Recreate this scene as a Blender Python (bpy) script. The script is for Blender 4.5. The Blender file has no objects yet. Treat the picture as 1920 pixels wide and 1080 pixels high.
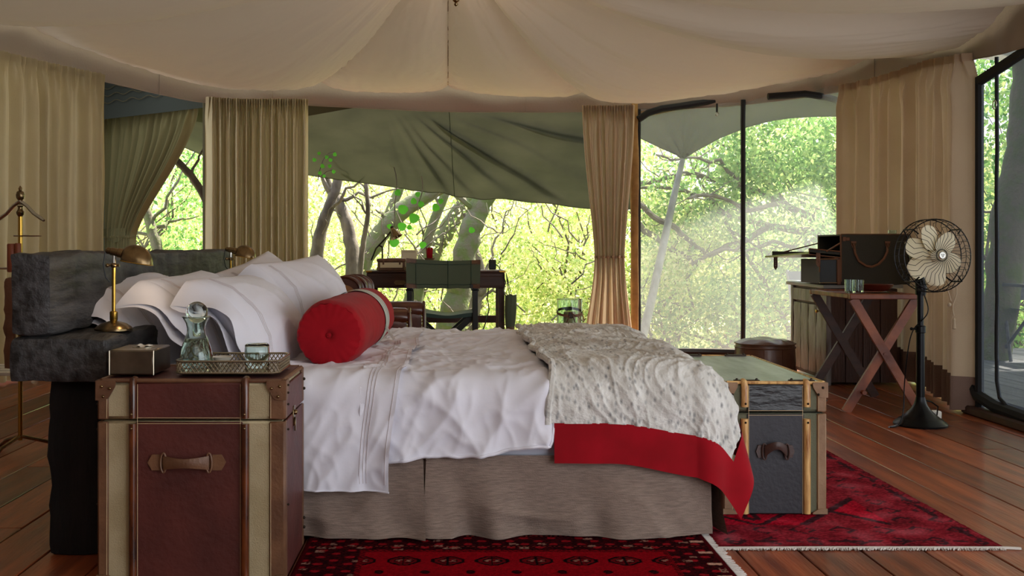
import bpy, bmesh, math, random
import numpy as np
from mathutils import Vector, Matrix, noise
random.seed(7)
PI = math.pi
scene = bpy.context.scene
COL = scene.collection

# ------------------------------------------------------------------ camera, sky, sun, exposure
cam_d = bpy.data.cameras.new('camera'); cam = bpy.data.objects.new('camera', cam_d); COL.objects.link(cam)
cam.location = (0, 0, .95); cam.rotation_euler = (PI/2, 0, 0)
cam_d.sensor_width = 36; cam_d.lens = 37.5; cam_d.shift_x = 110/1920; cam_d.shift_y = -78/1920
cam_d.clip_start = .05; cam_d.clip_end = 300
scene.camera = cam
wd = bpy.data.worlds.new('sky'); scene.world = wd; wd.use_nodes = True
wn = wd.node_tree; wn.nodes.clear()
wo = wn.nodes.new('ShaderNodeOutputWorld'); wb = wn.nodes.new('ShaderNodeBackground')
tc = wn.nodes.new('ShaderNodeTexCoord'); sx = wn.nodes.new('ShaderNodeSeparateXYZ'); cr = wn.nodes.new('ShaderNodeValToRGB')
wn.links.new(tc.outputs['Generated'], sx.inputs[0]); wn.links.new(sx.outputs['Z'], cr.inputs[0])
cr.color_ramp.elements[0].position = 0; cr.color_ramp.elements[0].color = (.95, .97, 1, 1)
cr.color_ramp.elements[1].position = .8; cr.color_ramp.elements[1].color = (.74, .84, 1, 1)
wn.links.new(cr.outputs[0], wb.inputs[0]); wb.inputs[1].default_value = 1.35
wn.links.new(wb.outputs[0], wo.inputs[0])
sun_d = bpy.data.lights.new('sun', 'SUN'); sun = bpy.data.objects.new('sun', sun_d); COL.objects.link(sun)
sun_d.energy = 8.5; sun_d.angle = math.radians(3); sun_d.color = (1, .93, .8)
sun.rotation_euler = Vector((-.45, -.35, -.82)).to_track_quat('-Z', 'Y').to_euler()
scene.view_settings.view_transform = 'Standard'; scene.view_settings.look = 'None'
scene.view_settings.exposure = 1.52; scene.view_settings.gamma = 1; scene.view_settings.use_curve_mapping = False
area_d = bpy.data.lights.new('added_fill_light', 'AREA'); area = bpy.data.objects.new('added_fill_light', area_d); COL.objects.link(area)  # unseen fill lamp, added near the camera to lift the interior
area_d.shape = 'RECTANGLE'; area_d.size = 3.2; area_d.size_y = 1.2; area_d.energy = 5; area_d.color = (1, .96, .9)
area.location = (.9, .3, 1.95); area.rotation_euler = Vector((-.05, .8, -.5)).to_track_quat('-Z', 'Y').to_euler()

# ------------------------------------------------------------------ helpers
def W(px, py, D):                    # a point of the photograph at distance D from the lens plane
    return Vector(((px-850)/2000*D, D, .95-(py-462)/2000*D))
def lin(c):
    return tuple(((x/255)/12.92 if x/255 <= .04045 else ((x/255+.055)/1.055)**2.4) for x in c)
def clamp(x, a=0., b=1.): return max(a, min(b, x))
def sm(a, b, x):
    t = clamp((x-a)/(b-a)); return t*t*(3-2*t)
def nz(x, y, z=0., s=1.): return noise.noise(Vector((x*s, y*s, z*s)))

def ridge(x, y, seed, s=1.):
    return (1-min(1, abs(nz(x*s, y*s, seed))*2.6))**2

class MB:
    def __init__(s): s.v = []; s.f = []; s.M = None
    def add(s, vs, fs):
        b = len(s.v)
        s.v += [tuple(s.M @ Vector(p)) for p in vs] if s.M is not None else [tuple(p) for p in vs]
        s.f += [tuple(i+b for i in f) for f in fs]
        return s
    def box(s, lo, hi, c=.003):
        lo = Vector(lo); hi = Vector(hi); m = (lo+hi)/2; h = (hi-lo)/2
        c = min(c, min(h)*.9)
        vs = []; idx = {}
        for sx_ in (-1, 1):
            for sy in (-1, 1):
                for sz in (-1, 1):
                    for k in range(3):
                        d = [h[0]-c, h[1]-c, h[2]-c]; d[k] = h[k]
                        idx[(sx_, sy, sz, k)] = len(vs)
                        vs.append((m[0]+sx_*d[0], m[1]+sy*d[1], m[2]+sz*d[2]))
        fs = []
        S = (-1, 1)
        for a in S:
            fs.append([idx[(a, b, cc, 0)] for b, cc in ((-1,-1),(1,-1),(1,1),(-1,1))][::a])
            fs.append([idx[(b, a, cc, 1)] for b, cc in ((-1,-1),(-1,1),(1,1),(1,-1))][::a])
            fs.append([idx[(b, cc, a, 2)] for b, cc in ((-1,-1),(1,-1),(1,1),(-1,1))][::a])
        for a in S:
            for b in S:
                fs.append([idx[(a,b,-1,0)], idx[(a,b,-1,1)], idx[(a,b,1,1)], idx[(a,b,1,0)]])
                fs.append([idx[(a,-1,b,0)], idx[(a,-1,b,2)], idx[(a,1,b,2)], idx[(a,1,b,0)]])
                fs.append([idx[(-1,a,b,1)], idx[(-1,a,b,2)], idx[(1,a,b,2)], idx[(1,a,b,1)]])
                for d in S: fs.append([idx[(a,b,d,0)], idx[(a,b,d,1)], idx[(a,b,d,2)]])
        return s.add(vs, fs)
    def tube(s, pts, r, n=8, cap=True, flat=1., loop=False):
        pts = [Vector(p) for p in pts]; N = len(pts)
        R = [r]*N if not hasattr(r, '__len__') else r
        vs = []; up = None
        for i, p in enumerate(pts):
            a = pts[(i-1) % N] if (loop or i > 0) else p; b = pts[(i+1) % N] if (loop or i < N-1) else p
            t = (b-a).normalized() if (b-a).length > 1e-9 else Vector((0,0,1))
            if up is None: up = Vector((0,0,1)) if abs(t.z) < .9 else Vector((1,0,0))
            x = up.cross(t)
            if x.length < 1e-4: x = Vector((1,0,0)).cross(t)
            x.normalize(); y = t.cross(x).normalized(); up = y
            for k in range(n):
                an = 2*PI*k/n
                vs.append(p + x*math.cos(an)*R[i] + y*math.sin(an)*R[i]*flat)
        fs = []
        for i in range(N if loop else N-1):
            for k in range(n):
                a = i*n+k; b = i*n+(k+1) % n; j = ((i+1) % N)*n
                fs.append((a, b, j+(k+1) % n, j+k))
        if cap and not loop:
            fs.append(tuple(range(n))[::-1]); fs.append(tuple((N-1)*n+k for k in range(n)))
        return s.add(vs, fs)
    def lathe(s, prof, c=(0,0,0), n=24, ax=None, cap=True):
        c = Vector(c); Q = Matrix.Identity(3)
        if ax is not None: Q = Vector((0,0,1)).rotation_difference(Vector(ax)).to_matrix()
        vs = []; fs = []
        for r, z in prof:
            for k in range(n):
                a = 2*PI*k/n; vs.append(c + Q @ Vector((r*math.cos(a), r*math.sin(a), z)))
        for i in range(len(prof)-1):
            for k in range(n):
                fs.append((i*n+k, i*n+(k+1) % n, (i+1)*n+(k+1) % n, (i+1)*n+k))
        if cap:
            fs.append(tuple(range(n))[::-1]); fs.append(tuple((len(prof)-1)*n+k for k in range(n)))
        return s.add(vs, fs)
    def ball(s, c, r, n=12, sc=(1,1,1)):
        vs = []; fs = []; m = max(6, n//2+2)
        for i in range(m+1):
            th = PI*i/m
            for k in range(n):
                a = 2*PI*k/n
                vs.append((c[0]+r*sc[0]*math.sin(th)*math.cos(a), c[1]+r*sc[1]*math.sin(th)*math.sin(a), c[2]+r*sc[2]*math.cos(th)))
        for i in range(m):
            for k in range(n): fs.append((i*n+k, (i+1)*n+k, (i+1)*n+(k+1) % n, i*n+(k+1) % n))
        return s.add(vs, fs)
    def grid(s, fn, nu, nv, wrap=False):
        vs = [fn(i/nu, j/nv) for j in range(nv+1) for i in range(nu+1 if not wrap else nu)]
        w = nu if wrap else nu+1; fs = []
        for j in range(nv):
            for i in range(nu):
                a = j*w+i; b = j*w+(i+1) % w
                fs.append((a, b, b+w, a+w))
        return s.add(vs, fs)
    def prism(s, poly, f):                    # poly: 2D outline, f(p, k) -> 3D for side k = 0 or 1
        n = len(poly); vs = [f(p, 0) for p in poly] + [f(p, 1) for p in poly]
        fs = [tuple(range(n)), tuple(range(2*n-1, n-1, -1))] + [(i, i+n, (i+1) % n+n, (i+1) % n) for i in range(n)]
        return s.add(vs, fs)
    def soft(s, lo, hi, r, res=.04, amp=0., freq=8., bulge=0., seed=0.):
        lo = Vector(lo); hi = Vector(hi); m = (lo+hi)/2; h = (hi-lo)/2; r = min(r, min(h)*.98)
        def pt(p):
            q = Vector([clamp(p[k], lo[k]+r, hi[k]-r) for k in range(3)]); d = p-q
            d = d.normalized() if d.length > 1e-9 else Vector((0,0,1))
            e = Vector(((p.x-m.x)/h.x, (p.y-m.y)/h.y, (p.z-m.z)/h.z))
            b = bulge*(max(0, (1-e.x**2))*(1-e.y**2) + (1-e.x**2)*(1-e.z**2) + (1-e.y**2)*(1-e.z**2)) if bulge else 0
            return q + d*(r + b + (amp*noise.noise(p*freq+Vector((seed, seed, 0))) + amp*.5*noise.noise(p*freq*2.7) if amp else 0))
        for ax in range(3):
            o = [k for k in range(3) if k != ax]
            for sg in (0, 1):
                n1 = max(4, int((hi[o[0]]-lo[o[0]])/res)); n2 = max(4, int((hi[o[1]]-lo[o[1]])/res))
                def cs(t, n):  # denser towards the edges
                    return .5-.5*math.cos(PI*t) if n <= 10 else t
                def fn(u, v):
                    p = Vector((0,0,0)); p[ax] = (lo, hi)[sg][ax]
                    p[o[0]] = lo[o[0]]+(hi[o[0]]-lo[o[0]])*cs(u, n1); p[o[1]] = lo[o[1]]+(hi[o[1]]-lo[o[1]])*cs(v, n2)
                    return pt(p)
                s.grid(fn, n1, n2)
        return s

ORG = {}
def tagx(o, label=None, cat=None, group=None, kind=None):
    if label: o['label'] = label
    if cat: o['category'] = cat
    if group: o['group'] = group
    if kind: o['kind'] = kind
    return o
def thing(name, label, cat, loc, group=None):
    o = bpy.data.objects.new(name, None); COL.objects.link(o); o.location = loc; o.empty_display_size = .1
    ORG[o.name] = Vector(loc); return tagx(o, label, cat, group)
def mkmesh(name, mb, m, org=Vector((0,0,0)), clean=True, sharp=38):
    me = bpy.data.meshes.new(name)
    me.from_pydata([(p[0]-org[0], p[1]-org[1], p[2]-org[2]) for p in mb.v], [], mb.f)
    if clean:
        bm = bmesh.new(); bm.from_mesh(me)
        bmesh.ops.remove_doubles(bm, verts=bm.verts, dist=1e-5)
        bmesh.ops.recalc_face_normals(bm, faces=bm.faces)
        bm.to_mesh(me); bm.free()
    me.polygons.foreach_set('use_smooth', [True]*len(me.polygons))
    me.set_sharp_from_angle(angle=math.radians(sharp))
    me.materials.append(m); return me
def part(name, mb, m, parent, label=None, kind=None, clean=True, sharp=38):
    org = ORG[parent.name]
    o = bpy.data.objects.new(name, mkmesh(name, mb, m, org, clean, sharp)); COL.objects.link(o); o.parent = parent
    ORG[o.name] = org; return tagx(o, label, None, None, kind)
def solo(name, mb, m, label=None, cat=None, group=None, kind=None, clean=True, sharp=38, org=None):
    if org is None: org = Vector((0,0,0))
    o = bpy.data.objects.new(name, mkmesh(name, mb, m, Vector(org), clean, sharp)); COL.objects.link(o); o.location = org
    ORG[o.name] = Vector(org); return tagx(o, label, cat, group, kind)
def copy_tree(o, parent=None, label=None):
    c = o.copy(); COL.objects.link(c)
    if parent: c.parent = parent
    if label: c['label'] = label
    for ch in list(o.children): copy_tree(ch, c)
    return c

# ------------------------------------------------------------------ materials
MT = {}
def mat(name, col, rough=.6, metal=0., col2=None, nscale=6., stretch=(1,1,1), bump=0., bscale=40., bstretch=None, trans=0., spec=.5, sheen=0., lo=.35, hi=.65, rand=0., coat=0., detail=4.):
    m = bpy.data.materials.new(name); m.use_nodes = True; nt = m.node_tree; N = nt.nodes; L = nt.links
    b = N['Principled BSDF']; out = N['Material Output']
    b.inputs['Base Color'].default_value = (*lin(col), 1); b.inputs['Roughness'].default_value = rough; b.inputs['Metallic'].default_value = metal
    b.inputs['Specular IOR Level'].default_value = spec
    if sheen: b.inputs['Sheen Weight'].default_value = sheen
    if coat: b.inputs['Coat Weight'].default_value = coat; b.inputs['Coat Roughness'].default_value = .15
    t = N.new('ShaderNodeTexCoord')
    def mapped(st):
        mp = N.new('ShaderNodeMapping'); mp.inputs['Scale'].default_value = st
        L.new(t.outputs['Object'], mp.inputs[0]); return mp
    csock = None
    if col2:
        mp = mapped(stretch); n = N.new('ShaderNodeTexNoise'); n.inputs['Scale'].default_value = nscale; n.inputs['Detail'].default_value = detail
        L.new(mp.outputs[0], n.inputs['Vector'])
        r = N.new('ShaderNodeValToRGB'); r.color_ramp.elements[0].position = lo; r.color_ramp.elements[1].position = hi
        r.color_ramp.elements[0].color = (*lin(col), 1); r.color_ramp.elements[1].color = (*lin(col2), 1)
        L.new(n.outputs['Fac'], r.inputs[0]); csock = r.outputs[0]; L.new(csock, b.inputs['Base Color'])
    if rand:
        oi = N.new('ShaderNodeObjectInfo'); mr = N.new('ShaderNodeMapRange'); mr.inputs['To Min'].default_value = 1-rand; mr.inputs['To Max'].default_value = 1+rand
        L.new(oi.outputs['Random'], mr.inputs['Value'])
        hs = N.new('ShaderNodeHueSaturation'); L.new(mr.outputs[0], hs.inputs['Value'])
        if csock: L.new(csock, hs.inputs['Color'])
        else: hs.inputs['Color'].default_value = (*lin(col), 1)
        csock = hs.outputs[0]; L.new(csock, b.inputs['Base Color'])
    if bump:
        mp = mapped(bstretch or (1,1,1)); n = N.new('ShaderNodeTexNoise'); n.inputs['Scale'].default_value = bscale; n.inputs['Detail'].default_value = 5
        L.new(mp.outputs[0], n.inputs['Vector'])
        bp = N.new('ShaderNodeBump'); bp.inputs['Strength'].default_value = bump; bp.inputs['Distance'].default_value = .01
        L.new(n.outputs['Fac'], bp.inputs['Height']); L.new(bp.outputs[0], b.inputs['Normal'])
    if trans:
        tr = N.new('ShaderNodeBsdfTranslucent'); mx = N.new('ShaderNodeMixShader'); mx.inputs[0].default_value = trans
        tr.inputs[0].default_value = (*lin(col), 1)
        if csock: L.new(csock, tr.inputs[0])
        L.new(b.outputs[0], mx.inputs[1]); L.new(tr.outputs[0], mx.inputs[2]); L.new(mx.outputs[0], out.inputs[0])
    MT[name] = m; return m
def attrmat(name, rough=.9, bump=.6, bscale=300, sheen=.2):
    m = mat(name, (128,128,128), 1., bump=bump, bscale=bscale, sheen=0, spec=.02)
    a = m.node_tree.nodes.new('ShaderNodeAttribute'); a.attribute_name = 'pile'
    m.node_tree.links.new(a.outputs['Color'], m.node_tree.nodes['Principled BSDF'].inputs['Base Color']); return m
def glass(name, col=(225,240,236), rough=0.):
    m = bpy.data.materials.new(name); m.use_nodes = True; nt = m.node_tree; N = nt.nodes; b = N['Principled BSDF']
    b.inputs['Base Color'].default_value = (*lin(col), 1); b.inputs['Roughness'].default_value = rough
    b.inputs['Transmission Weight'].default_value = 1; b.inputs['IOR'].default_value = 1.42
    return m
def meshmat(name, col, open_):
    m = bpy.data.materials.new(name); m.use_nodes = True; nt = m.node_tree; N = nt.nodes; L = nt.links; N.clear()
    out = N.new('ShaderNodeOutputMaterial'); d = N.new('ShaderNodeBsdfDiffuse'); t = N.new('ShaderNodeBsdfTransparent')
    tl = N.new('ShaderNodeBsdfTranslucent'); m1 = N.new('ShaderNodeMixShader'); m2 = N.new('ShaderNodeMixShader')
    d.inputs[0].default_value = (*lin(col), 1); tl.inputs[0].default_value = (*lin(col), 1)
    m1.inputs[0].default_value = .45; L.new(d.outputs[0], m1.inputs[1]); L.new(tl.outputs[0], m1.inputs[2])
    tcx = N.new('ShaderNodeTexCoord'); n = N.new('ShaderNodeTexNoise'); n.inputs['Scale'].default_value = 60
    L.new(tcx.outputs['Object'], n.inputs['Vector']); mr = N.new('ShaderNodeMapRange')
    mr.inputs['To Min'].default_value = open_-.06; mr.inputs['To Max'].default_value = open_+.06
    L.new(n.outputs['Fac'], mr.inputs['Value']); L.new(mr.outputs[0], m2.inputs[0])
    L.new(m1.outputs[0], m2.inputs[1]); L.new(t.outputs[0], m2.inputs[2]); L.new(m2.outputs[0], out.inputs[0]); return m

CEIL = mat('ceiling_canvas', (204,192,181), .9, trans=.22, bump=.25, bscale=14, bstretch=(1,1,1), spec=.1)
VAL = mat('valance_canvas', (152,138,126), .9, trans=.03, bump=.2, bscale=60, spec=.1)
CURT = mat('curtain_linen', (200,186,150), .85, trans=.12, bump=.15, bscale=200, spec=.15, col2=(192,178,144), nscale=3)
CURTR = mat('curtain_linen_warm', (205,186,160), .85, trans=.15, bump=.15, bscale=200, spec=.15, col2=(196,176,150), nscale=3)
CURTD = mat('curtain_olive', (104,98,66), .85, trans=.08, bump=.15, bscale=200, spec=.15)
HEM = mat('curtain_hem_brown', (130,108,98), .9, bump=.3, bscale=200, spec=.1)
TRIMD = mat('olive_lining', (74,68,44), .9)
FLY = mat('fly_canvas', (78,78,64), .9, trans=.08, bump=.2, bscale=8, col2=(66,67,55), nscale=2, spec=.1)
FLYD = mat('fly_canvas_dark', (42,46,38), .9)
BLACK = mat('black_webbing', (18,19,22), .8)
TAN = mat('tan_canvas_post', (178,138,80), .8, col2=(140,104,58), nscale=8)
MESH1 = meshmat('insect_mesh', (204,208,210), .70)
MESH2 = meshmat('insect_mesh_grey', (84,94,108), .42)
WHITE = mat('white_cotton', (230,230,240), .8, bump=.10, bscale=26, spec=.25, sheen=.1)
STITCH = mat('stitch_beige', (206,198,200), .9)
SHEET = mat('white_sheet', (210,212,226), .8, spec=.2)
SKIRT = mat('grey_brown_linen', (148,130,118), .9, col2=(122,106,97), nscale=30, stretch=(1,1,14), bump=.3, bscale=300, spec=.1)
RED = mat('red_velvet', (160,14,28), .85, sheen=.05, spec=.15, col2=(146,10,24), nscale=14)
REDB = mat('red_felt_border', (158,8,26), .85, sheen=.15, spec=.15, col2=(140,6,20), nscale=10)
BAND = mat('band_cream_grey', (206,206,196), .9, col2=(168,170,162), nscale=40, stretch=(.2,1,.2), bump=.4, bscale=80)
BEAM = mat('charred_sleeper', (74,74,76), .6, col2=(24,23,24), nscale=9, stretch=(3,.4,3), bump=1., bscale=30, bstretch=(1.5,.3,1.5), spec=.6, detail=10)
POST = mat('charred_post', (26,22,22), .85, col2=(10,9,10), nscale=10, stretch=(2,2,.3), bump=.8, bscale=30, bstretch=(2,2,.3))
BRASS = mat('aged_brass', (160,136,98), .26, 1., col2=(112,94,68), nscale=20)
BRASSY = mat('yellow_brass', (196,156,70), .25, 1.)
CHROME = mat('nickel', (200,198,190), .22, 1.)
PEWTER = mat('pewter', (150,142,128), .3, 1., col2=(120,112,100), nscale=12, bump=.1, bscale=12)
SILVER = mat('old_silver', (178,170,150), .3, 1.)
MAROON = mat('maroon_leather', (96,46,40), .5, col2=(74,34,30), nscale=7, bump=.25, bscale=50, lo=.3, hi=.7)
CANV = mat('trunk_canvas', (186,172,138), .85, col2=(168,152,116), nscale=9, bump=.3, bscale=260)
BRLEA = mat('brown_leather_trim', (120,84,58), .5, col2=(98,66,46), nscale=14, bump=.2, bscale=80)
TANLEA = mat('tan_leather_trim', (150,118,88), .6, col2=(130,98,70), nscale=14, bump=.2, bscale=80)
STT = mat('stitch_thread', (205,180,140), .8)
SLATD = mat('dark_varnished_slat', (110,56,24), .25, col2=(48,22,12), nscale=12, stretch=(3,3,.7), coat=.4)
SLATL = mat('burnt_pine_slat', (222,178,112), .4, col2=(150,96,46), nscale=16, stretch=(4,4,.6), coat=.2, lo=.45, hi=.7)
GREENC = mat('green_trunk_canvas', (100,101,80), .85, bump=.3, bscale=260)
BKLEA = mat('black_leather_smooth', (50,50,56), .6, col2=(42,42,48), nscale=8, bump=.2, bscale=60)
BKWRI = mat('black_leather_wrinkled', (34,36,38), .35, bump=.9, bscale=16, bstretch=(1,1,3))
TOPLEA = mat('grey_leather_sky_sheen', (178,188,192), .30, col2=(128,140,144), nscale=7, stretch=(3,.5,1), bump=.3, bscale=12)  # grey leather lightened so its colour carries the sky's reflection
IRON = mat('dark_iron', (58,50,44), .4, 1.)
WOODF = mat('floor_wood', (168,88,50), .36, col2=(98,46,30), nscale=5, stretch=(4,.35,4), bump=.25, bscale=16, bstretch=(6,.5,6), rand=.42, coat=.12, lo=.3, hi=.72)
WOODD = mat('deck_wood', (92,94,98), .8, col2=(66,68,72), nscale=5, stretch=(4,.35,4), rand=.2)
SUB = mat('subfloor', (14,9,7), .9)
DESKW = mat('dark_desk_wood', (74,42,28), .5, col2=(54,30,20), nscale=6, stretch=(.4,3,3), bump=.1, bscale=30)
CABW = mat('cabinet_wood_shaded', (70,42,30), .55, col2=(62,36,26), nscale=6, stretch=(3,3,.5), bump=.5, bscale=18, bstretch=(4,4,.4))  # brown darkened: the deep shade behind the tray table is in the colour
CABL = mat('cabinet_weathered', (136,134,136), .42, col2=(82,64,54), nscale=6, stretch=(3,3,.5), bump=.6, bscale=18, bstretch=(4,4,.4))
CABG = mat('cabinet_grey_top', (150,156,160), .5, bump=.3, bscale=20)
TRAYW = mat('red_wood', (150,82,50), .42, col2=(96,46,30), nscale=6, stretch=(1,3,1), bump=.3, bscale=20)
DKG = mat('dark_green_leather', (46,44,34), .55, bump=.15, bscale=90)
STRAP = mat('strap_leather', (122,82,60), .55, bump=.2, bscale=80)
LEATH = mat('armchair_leather', (92,42,24), .28, col2=(64,26,15), nscale=6, coat=.35, bump=.12, bscale=40)
LEATHT = mat('armchair_leather_tan', (160,102,50), .5, col2=(130,80,38), nscale=8)
OTTO = mat('ottoman_leather', (112,72,50), .42, col2=(84,50,34), nscale=6, bump=.4, bscale=14, coat=.2)
GCAN = mat('green_canvas', (88,100,80), .85, bump=.25, bscale=160)
GDK = mat('green_leather_seat', (30,62,54), .4)
BLKW = mat('black_stained_wood', (22,24,22), .4)
SLATE = mat('slate_blue_canvas', (74,84,96), .8)
CREAM = mat('cream_card', (226,216,184), .8)
PAPER = mat('paper', (226,224,216), .8)
CREAMB = mat('cream_blade', (226,214,180), .35)
BLKM = mat('black_metal', (16,17,20), .3, .6)
BULB = mat('bulb_white', (235,238,245), .3)
CANDLE = mat('candle_wax', (232,214,160), .6, trans=.2)
BOWL = mat('bowl_red_wood', (92,34,22), .35)
FRINGE = mat('fringe_cotton', (206,198,190), .95)
GLASS = glass('clear_glass'); GLASSG = glass('green_tint_glass', (228,243,238)); WATER = glass('water', (240,248,250))
BARK = mat('bark', (112,102,90), .9, col2=(70,62,54), nscale=9, stretch=(1,1,.4), bump=.8, bscale=18)
MOSSB = mat('mossy_bark', (96,92,76), .95, col2=(84,94,54), nscale=9, bump=1., bscale=30, lo=.42, hi=.6)
POLEG = mat('grey_pole', (150,152,150), .8, col2=(120,122,120), nscale=8, stretch=(2,2,.4))
GROUND = mat('dry_ground', (176,168,110), .95, col2=(120,132,72), nscale=.8, bump=.5, bscale=4)
def leafmat(name, c1, c2, c3):
    m = bpy.data.materials.new(name); m.use_nodes = True; nt = m.node_tree; N = nt.nodes; L = nt.links; N.clear()
    out = N.new('ShaderNodeOutputMaterial'); g = N.new('ShaderNodeNewGeometry'); r = N.new('ShaderNodeValToRGB')
    r.color_ramp.elements[0].color = (*lin(c1), 1); r.color_ramp.elements[1].color = (*lin(c3), 1)
    e = r.color_ramp.elements.new(.55); e.color = (*lin(c2), 1)
    L.new(g.outputs['Random Per Island'], r.inputs[0])
    d = N.new('ShaderNodeBsdfPrincipled'); d.inputs['Roughness'].default_value = .45; d.inputs['Specular IOR Level'].default_value = .4
    t = N.new('ShaderNodeBsdfTranslucent'); mx = N.new('ShaderNodeMixShader'); mx.inputs[0].default_value = .5
    L.new(r.outputs[0], d.inputs['Base Color']); L.new(r.outputs[0], t.inputs[0])
    L.new(d.outputs[0], mx.inputs[1]); L.new(t.outputs[0], mx.inputs[2]); L.new(mx.outputs[0], out.inputs[0]); return m
LEAFA = leafmat('leaf_yellow_green', (146,176,92), (214,224,148), (246,232,188))
LEAFB = leafmat('leaf_green', (84,134,66), (146,184,104), (200,216,140))
LEAFC = leafmat('leaf_large', (60,150,30), (90,180,50), (120,200,60))

# ------------------------------------------------------------------ the tent: floor, ceiling, valance
fl = MB(); fl.box((-4.6, -1.2, -.20), (3.35, 10.0, -.03)); fl.box((-4.6, 10.001, -.20), (-1.27, 11.6, -.03)); floor = solo('floor', fl, SUB, kind='structure')
protos = {}
def plank(x0, x1, y0, y1, m, parent):
    key = (round(x1-x0, 3), round(y1-y0, 2), m.name)
    if key not in protos:
        b = MB(); b.box((0, 0, -.03), (x1-x0-.006, y1-y0-.004, 0), .0025); protos[key] = mkmesh('plank', b, m)
    o = bpy.data.objects.new('plank', protos[key]); COL.objects.link(o); o.parent = parent
    o.location = (x0+.003 - parent.location.x, y0+.002 - parent.location.y, random.uniform(-.0012, .0) - parent.location.z)
x = -3.6; rr = random.Random(3)
while x < 3.2:
    y = rr.choice([-1.0, .6, 1.4, 2.2]); prev = y
    if y > -1: plank(x, x+.195, -1.0, y, WOODF, floor)
    ye = 11.5 if x < -1.4 else 9.98
    while y < ye-.05:
        L_ = rr.choice([2.4, 3.0, 3.6]); y2 = min(ye, y+L_)
        if ye-y2 < .5: y2 = ye
        plank(x, x+.195, y, y2, WOODF, floor); y = y2
    x += .195
dk = MB(); dk.box((3.36, 1.5, -.2), (7.2, 10.0, -.05)); deck = solo('deck', dk, SUB, kind='structure')
for i in range(19): plank(3.37+i*.2, 3.37+(i+1)*.2, 1.6, 6.6, WOODD, deck); plank(3.37+i*.2, 3.37+(i+1)*.2, 6.6, 9.98, WOODD, deck)
g = MB(); g.grid(lambda u, v: (-40+90*u, 9+60*v, -.7+.25*nz(u*20, v*20)), 40, 30); solo('ground', g, GROUND, kind='structure', clean=False)

def PP(px, D, zv, zr): return ((px-850)/2000*D, D, zv, zr)
PER = [PP(0,7.4,2.26,2.52), PP(190,8.2,2.23,2.50), PP(390,9.0,2.165,2.40), PP(580,9.2,2.17,2.33), PP(840,9.3,2.13,2.31), PP(1095,9.3,2.13,2.27),
       PP(1190,9.25,2.13,2.28), PP(1385,9.1,2.16,2.38), PP(1577,8.5,2.19,2.40), PP(1720,7.45,2.157,2.36), PP(1825,5.97,2.0,2.21), PP(1925,5.42,1.97,2.21),
       (2.95,4,1.97,2.2), (2.9,2,1.97,2.2), (2.1,.1,2.0,2.25), (0,-.8,2.05,2.3), (-2.3,0,2.1,2.35), (-3.3,2,2.15,2.4), (-3.5,4.4,2.2,2.45), (-3.4,6.1,2.24,2.5)]
NP = len(PER)
def per(s):
    s = (s % 1.)*NP; i = int(s); t = s-i
    a, b, c, d = [PER[(i+k) % NP] for k in (-1, 0, 1, 2)]
    return [.5*((2*b[k])+(-a[k]+c[k])*t+(2*a[k]-5*b[k]+4*c[k]-d[k])*t*t+(-a[k]+3*b[k]-3*c[k]+d[k])*t**3) for k in range(4)]
def s_of(px):
    best = min(((abs(per(i/2000)[0]/per(i/2000)[1] - (px-850)/2000) if per(i/2000)[1] > 4 else 9), i/2000) for i in range(0, 1150))
    return best[1]
APX = Vector((-.03, 6.0, 2.73))
seams = [s_of(50), s_of(600), s_of(841), s_of(1095), s_of(1650), s_of(1900), 12.6/NP, 13.6/NP, 14.6/NP, 15.5/NP, 16.5/NP, 17.6/NP, 18.8/NP]
seams = sorted(seams)
def panel(s):
    ss = seams + [seams[0]+1]
    if s < seams[0]: s += 1
    for i in range(len(seams)):
        if ss[i] <= s < ss[i+1]:
            return (s-ss[i])/(ss[i+1]-ss[i]), (ss[i+1]-ss[i])*NP, i
    return 0, 1, 0
def ceil_pt(s, t, extra=0):
    x, y, zv, zr = per(s); p, w, i = panel(s % 1)
    b = max(0, math.sin(PI*p))**.7
    X = x*.985+(APX.x-x*.985)*t; Y = y*.99+(APX.y-y*.99)*t
    z = zr+(APX.z-zr)*(t**1.08) - .09*math.sin(PI*min(1, t))
    bl = .115*min(w, 2.)**1.2
    z -= b*bl*(math.sin(PI*(.16+.84*t)*.98))*1.0
    cr_ = math.exp(-min(p, 1-p)*w*6)
    z += math.exp(-min(p, 1-p)*w*22)*.022*(1-.5*t)+cr_*.034*nz(s*NP*14+t*30, t*55, i)*(1 if t > .02 else 0)
    z += .007*ridge(s*NP*5+t*3, t*2.2, 4, 1.3)*(1-t)+.012*nz(s*NP*4, t*3, 3.3)+.007*nz(s*NP*13+t*18, t*9-s*60, 1.3)*(1-t)
    return Vector((X, Y, z+extra))
c = MB(); c.grid(lambda u, v: ceil_pt(u, v**1.15*.995), 900, 70, wrap=True)
ceiling = solo('ceiling', c, CEIL, kind='structure', clean=False, sharp=70)
for sg in seams:
    b = MB(); b.tube([ceil_pt(sg, t/40*.99, -.001) for t in range(0, 41)], .0035, 5); part('seam', b, VAL, ceiling, clean=False)
def val_pt(s, v):
    x, y, zv, zr = per(s); zr += .07
    k = 1.004 - .005*math.sin(PI*v)+.0025*nz(s*NP*4, v*2, 7)
    return Vector((x*k, y*k, zr+(zv-zr)*v+.006*nz(s*NP*2.2, 0, 5)*v))
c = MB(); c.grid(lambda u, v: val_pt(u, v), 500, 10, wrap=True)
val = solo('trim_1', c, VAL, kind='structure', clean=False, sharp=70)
for px in (300, 512, 985, 1640):
    s = s_of(px); b = MB(); b.tube([val_pt(s, t/8)*.999 for t in range(9)], .003, 4); part('seam', b, VAL, val)
b = MB(); b.tube([val_pt(i/400, 1.0)*.9995 for i in range(400)], .004, 4, loop=True); part('piping', b, VAL, val, clean=False)
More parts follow.
